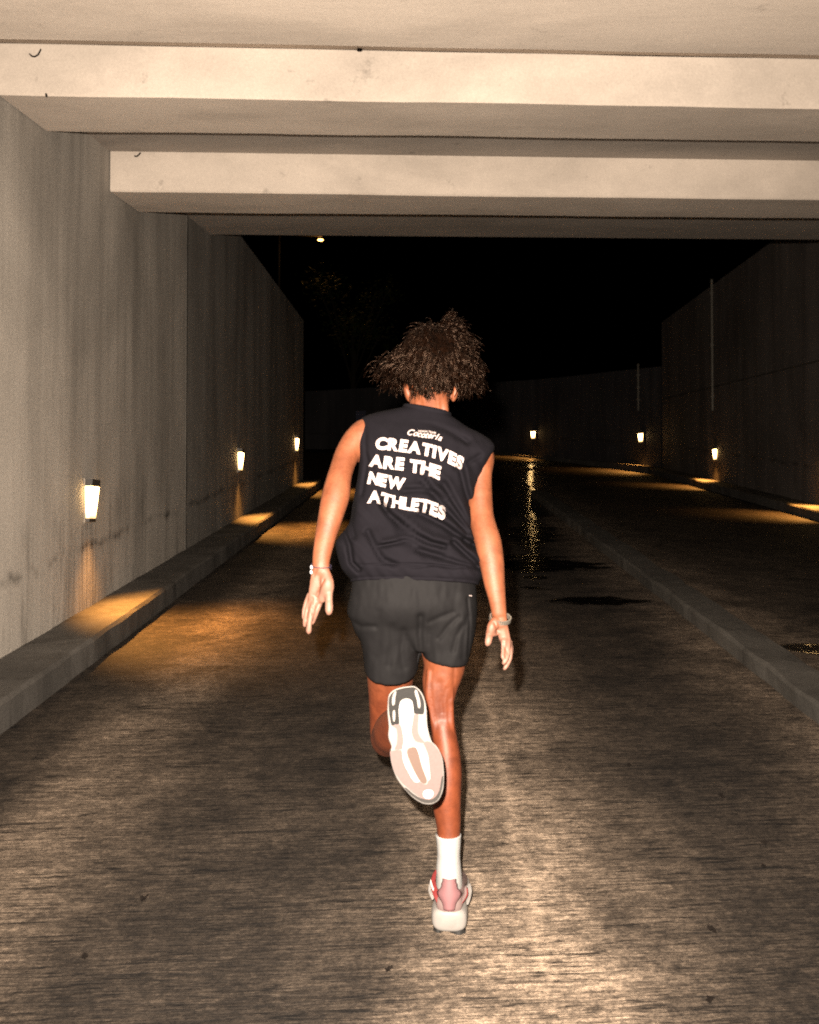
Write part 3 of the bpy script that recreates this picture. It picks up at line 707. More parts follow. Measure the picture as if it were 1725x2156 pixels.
# ---- shirt
def rings_mesh(rows, n, sub, e=.8):
    """rows: (lx, ly, rx, ry, D centre, half depth, sag); superelliptic rings. returns bm + grid"""
    bm = bmesh.new(); G = []
    for lx, ly, rx, ry, D, T, sag in interp(rows, sub):
        ring = []
        for k in range(n):
            a = 6.28318*k/n; ca, sa = math.cos(a), math.sin(a)
            u = .5-.5*math.copysign(abs(ca)**e, ca); dz = math.copysign(abs(sa)**e, sa)*T
            px, py = lx+(rx-lx)*u, ly+(ry-ly)*u+sag*max(0, sa)
            ring.append(bm.verts.new(U(px, py, D)-VIEW*dz*-1 if False else U(px, py, D)+VIEW*(-dz)))
        G.append(ring)
    for i in range(len(G)-1):
        for k in range(n): bm.faces.new((G[i][k], G[i][(k+1) % n], G[i+1][(k+1) % n], G[i+1][k]))
    return bm, G
SR = [(740, 1222, 1006, 1228, 2.655, .118, -14), (728, 1208, 1016, 1215, 2.655, .126, -8), (718, 1192, 1019, 1200, 2.655, .130, -4), (711, 1168, 1017, 1184, 2.655, .132, 0), (708, 1142, 1007, 1160, 2.66, .130, 2), (717, 1126, 1001, 1143, 2.665, .127, 3),
      (735, 1102, 994, 1118, 2.675, .122, 4), (741, 1072, 991, 1090, 2.68, .120, 4), (747, 1040, 992, 1064, 2.69, .118, 5), (754, 1003, 1001, 1034, 2.70, .116, 6), (757, 967, 1013, 1002, 2.705, .114, 6),
      (752, 935, 1028, 970, 2.71, .110, 6), (753, 908, 1041, 944, 2.72, .102, 6), (757, 890, 1034, 928, 2.73, .094, 5), (765, 879, 1012, 913, 2.74, .088, 4), (790, 870, 985, 900, 2.75, .086, 3), (825, 863, 965, 887, 2.76, .085, 2), (851, 858, 948, 876, 2.765, .082, 1)]
bm, G = rings_mesh(SR, 190, 9, .72)
SF = [([(806, 1064), (822, 1086), (848, 1106), (876, 1128), (905, 1142), (935, 1150)], .017, 6), ([(884, 1080), (905, 1090), (935, 1106), (965, 1128), (998, 1146)], .019, 6),
      ([(885, 1000), (895, 1017), (915, 1042), (945, 1076), (985, 1122)], .015, 5), ([(969, 985), (975, 1005), (981, 1030), (990, 1060)], .013, 5),
      ([(800, 1150), (816, 1147), (836, 1143), (850, 1138)], .011, 4), ([(955, 1142), (970, 1156), (995, 1179), (1014, 1199)], .014, 5),
      ([(935, 1018), (951, 1048), (975, 1088), (990, 1110)], .011, 5), ([(850, 1034), (880, 1031), (915, 1038), (940, 1052)], .008, 4),
      ([(775, 1120), (788, 1151), (806, 1179), (830, 1188)], .012, 6), ([(865, 878), (890, 884), (915, 892), (955, 910), (985, 930)], .010, 6),
      ([(770, 890), (768, 930), (772, 970), (762, 1040)], .006, 4), ([(724, 1120), (735, 1150), (740, 1185), (755, 1200)], .016, 5),
      ([(744, 1060), (738, 1100), (745, 1130)], .009, 5), ([(880, 1160), (920, 1172), (970, 1186), (1005, 1195)], .010, 5),
      ([(835, 1100), (850, 1130), (880, 1155), (930, 1170)], .009, 7), ([(1010, 960), (985, 975), (960, 985)], .006, 5),
      ([(796, 1040), (806, 1064), (812, 1075)], .010, 4), ([(980, 1140), (990, 1150), (1001, 1152)], .016, 6),
      ([(870, 1196), (910, 1190), (960, 1197)], .004, 2.5), ([(760, 1190), (830, 1187), (900, 1188), (980, 1196)], .0035, 1.6)]
SR_ = [([(x+8, y-9) for x, y in f[0]], -f[1]*.6, f[2]*1.3) for f in SF[:8]]
SFN = [(f[0], f[1], f[2]*.8) for f in SF+SR_]
for v in bm.verts:
    px, py, D = P(v.co)
    back = D < 2.66+.06
    near = max(0, min(1, (py-885)/40)); side = max(0, min(1, (px-752)/25)) if py < 1000 else 1
    d = 2.1*fold_d(px, py, SFN) if D < 2.68 else 0
    q = px*.6+py*.8; q2 = px*.8-py*.6
    d += .009*noise.noise(Vector((px*.012, py*.02, 1)))+.007*noise.noise(Vector((q*.018, q2*.055, 5)))+.0035*noise.noise(Vector((q*.04, q2*.12, 9)))
    v.co += VIEW*d*near*side
bmesh.ops.recalc_face_normals(bm, faces=bm.faces)
shirt_bvh = BVHTree.FromBMesh(bm)
me = bpy.data.meshes.new('shirt'); bm.to_mesh(me); bm.free()
for p in me.polygons: p.use_smooth = True
shirt = link('shirt', me, MSH); adopt(shirt, root)
so = shirt.modifiers.new('s', 'SOLIDIFY'); so.thickness = .0025; so.offset = -1
# hem, collar and armhole bands
def band(parent, pts, r, mat, name):
    bm = bmesh.new(); prev = None; n = 8
    for i, c in enumerate(pts):
        t = (pts[(i+1) % len(pts)]-pts[i-1]).normalized(); s = t.cross(Vector((0, 0, 1))).normalized(); q = s.cross(t)
        vs = [bm.verts.new(c+s*r*.5*math.cos(6.28318*k/n)+q*r*math.sin(6.28318*k/n)) for k in range(n)]
        if prev:
            for k in range(n): bm.faces.new((prev[k], prev[(k+1) % n], vs[(k+1) % n], vs[k]))
        else: f = vs
        prev = vs
    for k in range(n): bm.faces.new((prev[k], prev[(k+1) % n], f[(k+1) % n], f[k]))
    o = bmobj(name, bm, mat, None, True); o.parent = parent; return o
nV = 190; nR = len(me.vertices)//nV
colpts = [me.vertices[(nR-1)*nV+k].co.copy() for k in range(nV)]
band(shirt, colpts, .009, MSH, 'collar')
hem = [me.vertices[k].co.copy() for k in range(nV)]
band(shirt, hem, .006, MSH, 'hem')

# printing on the back
def on_shirt(px, py, lift=.0022):
    o = Vector((0, 0, CAMZ)); d = (U(px, py, 1)-o).normalized(); h = shirt_bvh.ray_cast(o, d)
    if h[0] is None: return U(px, py, 2.57)
    nn = h[1] if h[1].dot(d) < 0 else -h[1]
    return h[0]+nn*lift
def poly_at(pts, t):
    L = [0]
    for a, b in zip(pts, pts[1:]): L.append(L[-1]+math.hypot(b[0]-a[0], b[1]-a[1]))
    s = t*L[-1]
    for i in range(len(pts)-1):
        if s <= L[i+1] or i == len(pts)-2:
            k = (s-L[i])/(L[i+1]-L[i]); return (pts[i][0]+(pts[i+1][0]-pts[i][0])*k, pts[i][1]+(pts[i+1][1]-pts[i][1])*k)
def print_line(txt, base, h, up=(.12, -1), bold=.045, shear=0, space=.03, mat=None, step=.12, keep=1.0):
    bm = bmesh.new(); X = 0
    for ch in txt:
        if ch == ' ': X += .30; continue
        cu = bpy.data.curves.new('t', 'FONT'); cu.body = ch; cu.size = 1; cu.offset = bold; cu.shear = shear; cu.resolution_u = 4
        o = bpy.data.objects.new('t', cu); COL.objects.link(o)
        dg = bpy.context.evaluated_depsgraph_get(); dg.update(); m = bpy.data.meshes.new_from_object(o.evaluated_get(dg)); bpy.data.objects.remove(o)
        a0 = min(v.co.x for v in m.vertices); a1 = max(v.co.x for v in m.vertices)
        for v in m.vertices: v.co.x += X-a0
        bm.from_mesh(m); X += (a1-a0)+space
    x0 = min(v.co.x for v in bm.verts); x1 = max(v.co.x for v in bm.verts); y0 = min(v.co.y for v in bm.verts); y1 = max(v.co.y for v in bm.verts)
    x = x0+step
    while x < x1:
        bmesh.ops.bisect_plane(bm, geom=bm.verts[:]+bm.edges[:]+bm.faces[:], plane_co=(x, 0, 0), plane_no=(1, 0, 0)); x += step
    y = y0+step
    while y < y1:
        bmesh.ops.bisect_plane(bm, geom=bm.verts[:]+bm.edges[:]+bm.faces[:], plane_co=(0, y, 0), plane_no=(0, 1, 0)); y += step
    for v in bm.verts:
        t = (v.co.x-x0)/(x1-x0); b = poly_at(base, t); q = (v.co.y-y0)/(y1-y0)
        hh = h[0]+(h[1]-h[0])*t
        v.co = on_shirt(b[0]+up[0]*hh*q, b[1]+up[1]*hh*q)
    me = bpy.data.meshes.new('lettering'); bm.to_mesh(me); bm.free(); return me
def T(x, y): return 736.8+.19832*x, 842.1+.19832*y
def T2(x, y): return 842.1+.07628*x, 842.1+.07628*y
lines = [
    ('CREATIVES', [T(*q) for q in ((268, 524), (400, 536), (530, 550), (640, 566), (760, 588), (850, 608), (940, 635), (1060, 682), (1195, 752))], (25.5, 27), (.16, -1), .055),
    ('ARE THE', [T(*q) for q in ((205, 704), (330, 727), (450, 740), (580, 754), (640, 768), (780, 790), (850, 815), (955, 850))], (26.5, 28), (.12, -1), .055),
    ('NEW', [T(*q) for q in ((188, 893), (300, 912), (400, 936), (500, 953), (570, 968))], (26, 26.5), (.2, -1), .055),
    ('ATHLETES', [T(*q) for q in ((186, 1100), (270, 1096), (380, 1132), (480, 1152), (590, 1174), (700, 1184), (790, 1192), (880, 1226), (1005, 1278))], (26.5, 27.5), (.12, -1), .055)]
for txt, base, h, up, bold in lines:
    o = link('lettering', print_line(txt, base, h, up, bold), MPR); o.parent = shirt
o = link('script_logo', print_line('Cocoterla', [T2(*q) for q in ((200, 975), (400, 1005), (600, 1050), (850, 1070), (1000, 1110), (1140, 1150))], (12.5, 13), (.25, -1), .022, .35, -.06, step=.3), MPR); o.parent = shirt
o = link('small_lettering', print_line('DESIGN TEAM', [T2(*q) for q in ((500, 905), (770, 912), (985, 952))], (4.2, 4.2), (.1, -1), .03, 0, .10, step=.4), MPR); o.parent = shirt

# ---- shorts
bm = bmesh.new()
def tube(rows, n=60, sub=5, e=.85):
    b2, G = rings_mesh(rows, n, sub, e); vm = {}
    for f in b2.faces:
        vs = []
        for v in f.verts:
            if v not in vm: vm[v] = bm.verts.new(v.co)
            vs.append(vm[v])
        bm.faces.new(vs)
    bm.faces.new([vm[v] for v in G[0]][::-1]); bm.faces.new([vm[v] for v in G[-1]]); b2.free()
tube([(745, 1180, 1000, 1185, 2.65, .105, 0), (741, 1230, 1002, 1230, 2.65, .120, 0), (735, 1270, 1003, 1268, 2.65, .122, 0), (738, 1300, 1001, 1298, 2.655, .108, 0), (750, 1335, 992, 1335, 2.68, .085, 0), (775, 1365, 970, 1365, 2.70, .05, 0)], 90)
tube([(742, 1240, 890, 1240, 2.66, .110, 0), (731, 1286, 892, 1290, 2.67, .115, 0), (744, 1312, 889, 1325, 2.685, .113, 0), (760, 1350, 886, 1362, 2.70, .108, 5), (766, 1392, 883, 1392, 2.715, .104, 18), (767, 1405, 880, 1405, 2.72, .103, 27)], 70)
tube([(876, 1240, 1003, 1240, 2.655, .110, 0), (880, 1290, 1005, 1284, 2.66, .112, 0), (884, 1330, 1001, 1328, 2.665, .104, 0), (888, 1362, 993, 1362, 2.67, .098, 3), (889, 1380, 984, 1396, 2.67, .095, 5)], 70)
tube([(800, 1270, 965, 1270, 2.665, .108, 0), (825, 1310, 940, 1310, 2.67, .104, 0), (850, 1340, 918, 1340, 2.675, .098, 0), (872, 1366, 902, 1368, 2.68, .088, 0)], 50)
me = fuse(bm, .0045, 22, .5)
HF = [([(886, 1300), (885, 1340), (887, 1392)], .014, 5), ([(884, 1230), (885, 1300)], .003, 5), ([(925, 1345), (945, 1318), (965, 1300)], .007, 4), ([(955, 1370), (962, 1340), (975, 1318)], .007, 4),
      ([(850, 1405), (845, 1370), (850, 1330)], .009, 6), ([(820, 1400), (828, 1360), (826, 1320)], .006, 6), ([(790, 1380), (800, 1330), (796, 1290)], .005, 7),
      ([(745, 1310), (760, 1320), (790, 1320)], .007, 4), ([(985, 1260), (990, 1310), (986, 1380)], .006, 2.2), ([(905, 1310), (930, 1298), (955, 1290)], .006, 4),
      ([(975, 1385), (978, 1340), (985, 1300)], .006, 4)]
for v in me.vertices:
    px, py, D = P(v.co)
    d = fold_d(px, py, HF) if D < 2.66 else 0
    v.co += VIEW*(d+.004*noise.noise(Vector((px*.03, py*.012, 2)))+.002*noise.noise(Vector((px*.09, py*.04, 2))))
shorts = link('shorts', me, MST); adopt(shorts, root)
dg = bpy.context.evaluated_depsgraph_get()
sb = BVHTree.FromPolygons([v.co for v in me.vertices], [p.vertices for p in me.polygons])
def on(bv, px, py, lift):
    o = Vector((0, 0, CAMZ)); d = (U(px, py, 1)-o).normalized(); h = bv.ray_cast(o, d); return h[0]-d*lift
bm = bmesh.new()
for (x, y) in ((991, 1254),):
    vs = [bm.verts.new(on(sb, x+a, y+b, .002)) for a, b in ((-3, -1.2), (3, -.2), (3, 1.6), (-3, .6))]; bm.faces.new(vs)
o = bmobj('label_tag', bm, MPR); o.parent = shorts

# ---- sock and planted shoe
def solid_loft(rows, name, mat, parent, n=34, sub=4, smooth=True):
    bm = bmesh.new(); loft(bm, rows, n, sub); return bmobj(name, bm, mat, parent, smooth)
bm = bmesh.new()
loft(bm, [(944.5, 1757, 2.648, 27, 1.2), (945, 1775, 2.648, 25.5, 1.22), (945, 1800, 2.65, 24.2, 1.3), (945, 1825, 2.65, 26, 1.35), (946, 1850, 2.652, 27.5, 1.45), (946, 1880, 2.655, 28, 1.4), (946, 1895, 2.655, 26, 1.3)], 40, 5, cap=False)
o = bmobj('sock', bm, MSO, None, True); adopt(o, root)
FZ = zf(2.6); FX = U(945, 1950, 2.6).x; FY = 2.575
def foot(s, x, z):                             # s along the foot from the heel, x across, z over the ground
    a = R(-3); X = FX+x*math.cos(a)+s*math.sin(-a)*1; Y = FY+s*math.cos(a)+x*math.sin(a)
    return Vector((X, Y, z+zf(Y)))
def foot_shell(prof, n=28, e=.7):
    """prof rows: (s, half width, z low, z high, x centre)"""
    bm = bmesh.new(); prev = None
    for q in interp(prof, 4):
        s, hw, z0, z1, cx = q; hw = max(.002, hw); c = (z0+z1)/2; hh = max(.001, (z1-z0)/2)
        vs = []
        for k in range(n):
            a = 6.28318*k/n; ca, sa = math.cos(a), math.sin(a)
            vs.append(bm.verts.new(foot(s, cx+math.copysign(abs(ca)**e, ca)*hw, c+math.copysign(abs(sa)**e, sa)*hh)))
        if prev:
            for k in range(n): bm.faces.new((prev[k], prev[(k+1) % n], vs[(k+1) % n], vs[k]))
        else: bm.faces.new(vs[::-1])
        prev = vs
    bm.faces.new(prev); return bm
shoe = empty('running_shoe', foot(0, 0, 0)); adopt(shoe, root)
def sp(o):
    o.parent = shoe; o.matrix_parent_inverse = Matrix.Translation(-foot(0, 0, 0)); return o
sp(bmobj('midsole', foot_shell([(0, .024, .016, .058, 0), (.006, .042, .008, .066, 0), (.02, .050, .005, .070, 0), (.06, .0525, .006, .066, 0), (.11, .047, .012, .056, 0), (.16, .049, .010, .048, .002), (.21, .054, .010, .042, .004), (.25, .050, .016, .042, .004), (.285, .03, .026, .042, .004), (.295, .008, .03, .038, .004)], 34, .62), MWH, None, True))
sp(bmobj('upper', foot_shell([(.004, .016, .055, .085, 0), (.012, .033, .05, .100, 0), (.03, .040, .05, .108, 0), (.07, .043, .05, .100, 0), (.11, .043, .04, .110, 0), (.15, .044, .04, .098, .002), (.19, .047, .03, .080, .004), (.24, .044, .03, .062, .004), (.275, .026, .03, .05, .004), (.288, .006, .034, .042, .004)], 30, .9), MPK, None, True))
# rubber pads under the heel
for x0, x1, s0 in ((-.046, -.018, .012), (.004, .047, .006)):
    bm = bmesh.new(); prev = None
    for k in range(9):
        t = k/8; x = x0+(x1-x0)*t; bow = math.sin(math.pi*t); zt = .006+.009*bow**.6
        r = [bm.verts.new(foot(s, x, z)) for s, z in ((s0-.004+.01*(1-bow), .002), (s0-.002+.01*(1-bow), zt), (.09, zt), (.09, .002))]
        if prev:
            for a in range(4): bm.faces.new((prev[a], prev[(a+1) % 4], r[(a+1) % 4], r[a]))
        else: bm.faces.new(r)
        prev = r
    bm.faces.new(prev); sp(bmobj('rubber_pad', bm, MRB))
bm = foot_shell([(.10, .040, .002, .012, 0), (.2, .050, .002, .012, .004), (.25, .044, .008, .018, .004), (.28, .02, .02, .028, .004)], 24, .5); sp(bmobj('outsole', bm, MRB, None, True))
# heel tab: pink tongue up the back
bm = bmesh.new(); G = []
for k in range(13):
    t = k/12; z = .072+.082*t; wv = .0135+.004*t+.015*math.exp(-((t-.47)/.17)**2)+.002*t
    if t > .9: wv *= .8
    row = []
    for i in range(11):
        u = -1+.2*i; row.append(bm.verts.new(foot(-.004+.018*abs(u)**2.2*(wv/.02)-.006*math.sin(t*2.6)+.012*t, u*wv*1.05, z-.004*abs(u)**3)))
    G.append(row)
for k in range(12):
    for i in range(10): bm.faces.new((G[k][i], G[k][i+1], G[k+1][i+1], G[k+1][i]))
o = sp(bmobj('heel_tab', bm, MPT, None, True)); o.modifiers.new('s', 'SOLIDIFY').thickness = .004
# collar wings: red on the left, pale pink with a red edge on the right
def ptube(pts, mat, name, r0, n=12, flat=.5):
    bm = bmesh.new(); prev = None
    for i, q in enumerate(interp(pts, 5)):
        s, x, z, r = q; vs = []
        for k in range(n):
            a = 6.28318*k/n; vs.append(bm.verts.new(foot(s+r*math.cos(a), x+r*flat*math.sin(a), z+r*.3*math.sin(a)+r*.5*math.cos(a))))
        if prev:
            for k in range(n): bm.faces.new((prev[k], prev[(k+1) % n], vs[(k+1) % n], vs[k]))
        else: bm.faces.new(vs[::-1])
        prev = vs
    bm.faces.new(prev); return sp(bmobj(name, bm, mat, None, True))
ptube([(.020, -.030, .082, .008), (.035, -.040, .100, .013), (.055, -.047, .112, .014), (.075, -.047, .122, .013), (.09, -.042, .130, .008)], MRD, 'collar_wing', 0)
ptube([(.030, -.034, .094, .003), (.045, -.0485, .108, .004), (.062, -.0555, .122, .003)], MPR, 'collar_seam', 0)
ptube([(.020, .032, .084, .006), (.032, .042, .094, .009), (.042, .046, .104, .010), (.050, .045, .112, .007)], MPK, 'collar_wing', 0)
ptube([(.016, .030, .080, .004), (.024, .041, .088, .004), (.032, .051, .100, .004), (.042, .050, .112, .003)], MRD, 'collar_seam', 0)
ptube([(.09, -.050, .060, .010), (.11, -.057, .072, .014), (.13, -.056, .078, .012)], MWH, 'side_flare', 0)
ptube([(.07, .052, .060, .010), (.09, .057, .074, .014), (.11, .055, .080, .012)], MWH, 'side_flare', 0)
o = shoe; 

# ---- raised shoe, sole square to the camera
def S3(x, y): return 710.5+.21357*x, 1342.1+.21357*y
SC = 1570
def SU(px, py, d=0): return U(px, py, 2.30+(py-SC)*.00022+d)
out = [(500, 600), (512, 560), (540, 528), (590, 502), (650, 488), (740, 478), (780, 490), (815, 520), (845, 565), (868, 630), (880, 700), (884, 780), (888, 850), (902, 930), (930, 1020), (958, 1050), (990, 1085), (1020, 1140), (1040, 1200), (1050, 1280), (1054, 1350), (1052, 1430), (1045, 1500), (1025, 1560), (1000, 1605), (965, 1632), (920, 1648), (860, 1645), (810, 1625), (755, 1590), (700, 1540), (640, 1470), (590, 1400), (555, 1320), (532, 1240), (522, 1170), (522, 1120), (532, 1080), (520, 1040), (505, 1000), (500, 950), (506, 890), (500, 810), (492, 720)]
shoe2 = empty('running_shoe', SU(875, 1570)); adopt(shoe2, root)
def sp2(o): o.parent = shoe2; o.matrix_parent_inverse = Matrix.Translation(-SU(875, 1570)); return o
def smooth_poly(p, k=3):
    n = len(p); o = []
    for i in range(n):
        a, b, c, d = p[i-1], p[i], p[(i+1) % n], p[(i+2) % n]
        for j in range(k): o.append(tuple(cr(a[q], b[q], c[q], d[q], j/k) for q in (0, 1)))
    return o
cx0, cy0 = 760, 1080
def plate(pts, layers, mat, name, cx=None, cy=None, sm=3):
    """stack of scaled outlines: (scale, depth)"""
    pts = smooth_poly(pts, sm) if sm > 1 else pts
    cx = cx if cx is not None else sum(p[0] for p in pts)/len(pts); cy = cy if cy is not None else sum(p[1] for p in pts)/len(pts)
    bm = bmesh.new(); prev = None
    for sc_, d in layers:
        vs = [bm.verts.new(SU(*S3(cx+(x-cx)*sc_, cy+(y-cy)*(sc_ if not isinstance(sc_, tuple) else sc_[1])), d)) for x, y in pts]
        n = len(vs)
        if prev:
            for k in range(n): bm.faces.new((prev[k], prev[(k+1) % n], vs[(k+1) % n], vs[k]))
        else: bm.faces.new(vs[::-1])
        prev = vs
    bm.faces.new(prev); bmesh.ops.triangulate(bm, faces=[f for f in bm.faces if len(f.verts) > 4])
    return sp2(bmobj(name, bm, mat))
plate(out, [(.965, 0), (.99, .002), (1, .006), (1.0, .024), (.97, .034), (.93, .042)], MWH, 'midsole')
pk1 = [(520, 1130), (560, 1115), (610, 1110), (640, 1125), (660, 1180), (690, 1260), (730, 1350), (760, 1420), (810, 1425), (840, 1440), (880, 1450), (900, 1400), (905, 1280), (900, 1180), (870, 1090), (850, 1045), (880, 1025), (925, 1035), (975, 1085), (1018, 1155), (1036, 1240), (1042, 1350), (1035, 1440), (1000, 1530), (960, 1590), (900, 1608), (840, 1590), (770, 1550), (700, 1490), (640, 1440), (590, 1370), (555, 1300), (535, 1220)]
plate(pk1, [(1, -.0015), (1, .004)], MPK, 'forefoot_pad')
plate([(545, 875), (605, 855), (635, 900), (650, 1000), (655, 1090), (620, 1105), (565, 1105), (585, 1050), (590, 960), (580, 900)], [(1, -.0013), (1, .004)], MPK, 'arch_pad')
plate([(750, 770), (800, 765), (795, 860), (800, 950), (840, 1010), (860, 1040), (800, 1035), (760, 1010), (735, 940), (730, 850)], [(1, -.0013), (1, .004)], MPK, 'arch_pad')
plate([(735, 1085), (775, 1090), (800, 1140), (820, 1230), (850, 1320), (880, 1400), (875, 1435), (845, 1440), (800, 1400), (760, 1320), (720, 1230), (690, 1150), (695, 1105)], [(1, -.0035), (1, .004)], MBG, 'centre_pad')
plate([(660, 1480), (690, 1490), (740, 1535), (800, 1575), (860, 1595), (920, 1600), (970, 1570), (1005, 1510), (1020, 1430), (1030, 1375), (1044, 1370), (1040, 1450), (1020, 1540), (985, 1605), (930, 1632), (860, 1632), (800, 1605), (740, 1565), (690, 1520)], [(1, -.0030), (1, .006)], MGR, 'toe_rubber', sm=2)
# heel rubber: a horseshoe with light slots left open
plate([(508, 620), (520, 575), (550, 538), (600, 512), (660, 498), (740, 489), (775, 500), (808, 532), (836, 580), (855, 640), (858, 700), (850, 755), (810, 757), (760, 750), (750, 700), (745, 650), (730, 618), (690, 600), (650, 608), (620, 630), (610, 680), (605, 760), (610, 850), (570, 858), (535, 868), (520, 800), (508, 720)], [(1, -.0035), (1, .004)], MRB, 'heel_rubber', sm=2)
def slot(pts): plate(pts, [(1, -.0048), (1, .001)], MWH, 'heel_slot', sm=2)
slot([(560, 540), (582, 535), (572, 590), (565, 660), (542, 668), (540, 600)])
slot([(548, 725), (568, 720), (572, 780), (566, 826), (552, 828), (545, 780)])
slot([(765, 520), (785, 522), (805, 580), (820, 650), (816, 695), (795, 690), (785, 620), (765, 560)])
plate([(655, 620), (690, 612), (725, 625), (745, 670), (748, 780), (735, 870), (728, 950), (745, 1020), (790, 1060), (850, 1090), (885, 1150), (905, 1260), (915, 1390), (890, 1400), (850, 1300), (820, 1200), (800, 1130), (770, 1080), (715, 1075), (680, 1100), (690, 1190), (740, 1300), (790, 1380), (812, 1420), (760, 1425), (700, 1330), (650, 1220), (640, 1110), (655, 1020), (640, 900), (610, 770), (612, 670)], [(1, -.0026), (1, .004)], MSHL, 'sole_channel', sm=2)
plate([(855, 1515), (895, 1500), (935, 1510), (950, 1540), (935, 1575), (900, 1592), (862, 1582), (845, 1550)], [(1, -.0050), (1, .004)], MSHL, 'toe_dot')
# upper behind the sole, reaching back to the ankle
bm = bmesh.new(); prev = None; o2 = smooth_poly(out, 2)
for sc_, dy, d in ((.93, 0, .038), (.90, 0, .055), (.80, -30, .080), (.62, -130, .105), (.42, -300, .125), (.30, -370, .15)):
    vs = [bm.verts.new(SU(*S3(760+(x-760)*sc_, 1080+dy+(y-1080)*sc_), d)) for x, y in o2]
    if prev:
        for k in range(len(vs)): bm.faces.new((prev[k], prev[(k+1) % len(vs)], vs[(k+1) % len(vs)], vs[k]))
    else: bm.faces.new(vs[::-1])
    prev = vs
bm.faces.new(prev); sp2(bmobj('upper', bm, MPT, None, True))
bm = bmesh.new()
B0, B1 = U(861, 1500, 2.40), U(850, 1515, 2.56); ax = (B1-B0).normalized(); s1 = ax.orthogonal().normalized(); s2 = ax.cross(s1); prev = None
for t, r in ((0, .036), (.03, .038), (.08, .037), (.12, .038), (.125, .041), (.155, .043)):
    vs = [bm.verts.new(B0+ax*t+s1*r*math.cos(6.28318*k/26)+s2*r*math.sin(6.28318*k/26)) for k in range(26)]
    if prev:
        for k in range(26): bm.faces.new((prev[k], prev[(k+1) % 26], vs[(k+1) % 26], vs[k]))
    prev = vs
o = bmobj('sock', bm, MSO, None, True); adopt(o, root)
shoe['label'] = 'white and pink running shoe planted on the road'; shoe2['label'] = 'raised running shoe showing its white and pink sole'

# ---- watch, bracelet, chain
def ringband(cpx, cpy, D, rw, rt, tilt, roll, fn):
    """calls fn(centre, tangent, outward, axis, i) round an ellipse on the wrist"""
    C = U(cpx, cpy, D); Mx = CROT @ Matrix.Rotation(roll, 3, 'Z') @ Matrix.Rotation(tilt, 3, 'X'); out = []
    for i in range(fn):
        a = 6.28318*i/fn; p = Mx @ Vector((rw*math.cos(a), 0, rt*math.sin(a))); t = (Mx @ Vector((-rw*math.sin(a), 0, rt*math.cos(a)))).normalized()
        ax = (Mx @ Vector((0, 1, 0))).normalized(); out.append((C+p, t, t.cross(ax).normalized(), ax, a))
    return out
watch = empty('watch', U(1052, 1306, 2.52)); adopt(watch, root)
def sw(o): o.parent = watch; o.matrix_parent_inverse = Matrix.Translation(-U(1052, 1306, 2.52)); return o
bm = bmesh.new()
def obox(bm, c, t, o, ax, a, b, d):
    vs = [bm.verts.new(c+t*a*i+o*b*j+ax*d*k) for i in (-1, 1) for j in (-1, 1) for k in (-1, 1)]
    for f in ((0, 1, 3, 2), (4, 6, 7, 5), (0, 4, 5, 1), (2, 3, 7, 6), (0, 2, 6, 4), (1, 5, 7, 3)): bm.faces.new([vs[q] for q in f])
nl = 34
for c, t, o_, ax, a in ringband(1053.5, 1302, 2.525, .0290, .0225, R(30), R(-6), nl):
    obox(bm, c, t, o_, ax, .0024, .0018, .0065)
sw(bmobj('link_bracelet', bm, MSTL))
bm = bmesh.new()
for c, t, o_, ax, a in ringband(1053.5, 1302, 2.525, .0290, .0225, R(30), R(-6), 16):
    if abs(a-6.28318*12/16) < .05: 
        mt = Matrix.Translation(c-o_*.0 ) @ Matrix((t, ax, o_)).transposed().to_4x4(); bmesh.ops.create_cone(bm, cap_ends=True, segments=24, radius1=.019, radius2=.017, depth=.010, matrix=mt)
sw(bmobj('watch_case', bm, MSTL))
brc = empty('bracelet', U(676, 1190, 2.53)); adopt(brc, root)
def sbr(o): o.parent = brc; o.matrix_parent_inverse = Matrix.Translation(-U(676, 1190, 2.53)); return o
bm = bmesh.new(); rb = ringband(676.5, 1191, 2.53, .0285, .0195, R(16), R(-3), 40)
for i in range(40): rod(bm, rb[i][0], rb[(i+1) % 40][0], .0013, 6)
rb2 = ringband(676.5, 1193, 2.53, .0285, .0195, R(20), R(-14), 40)
for i in range(14, 40): rod(bm, rb2[i][0], rb2[(i+1) % 40][0], .0010, 6)
sbr(bmobj('cord', bm, MCORD))
for px, py in (H1(520, 375), H1(515, 480)):
    bm = bmesh.new(); bmesh.ops.create_uvsphere(bm, u_segments=14, v_segments=10, radius=1, matrix=Matrix.Translation(U(px, py, 2.515)) @ CROT.to_4x4() @ Matrix.Rotation(.15, 4, 'Z') @ Matrix.Diagonal((.0042, .0062, .004, 1)))
    sbr(bmobj('shell_bead', bm, MSHL, None, True))
bm = bmesh.new(); pts = [U(866, 864, 2.715), U(885, 868.5, 2.703), U(900, 871, 2.70), U(915, 873, 2.703), U(930, 876, 2.71), U(942, 877, 2.74)]
for a, b in zip(pts, pts[1:]): rod(bm, a, b, .0022, 8)
adopt(bmobj('necklace', bm, MCHAIN), root)

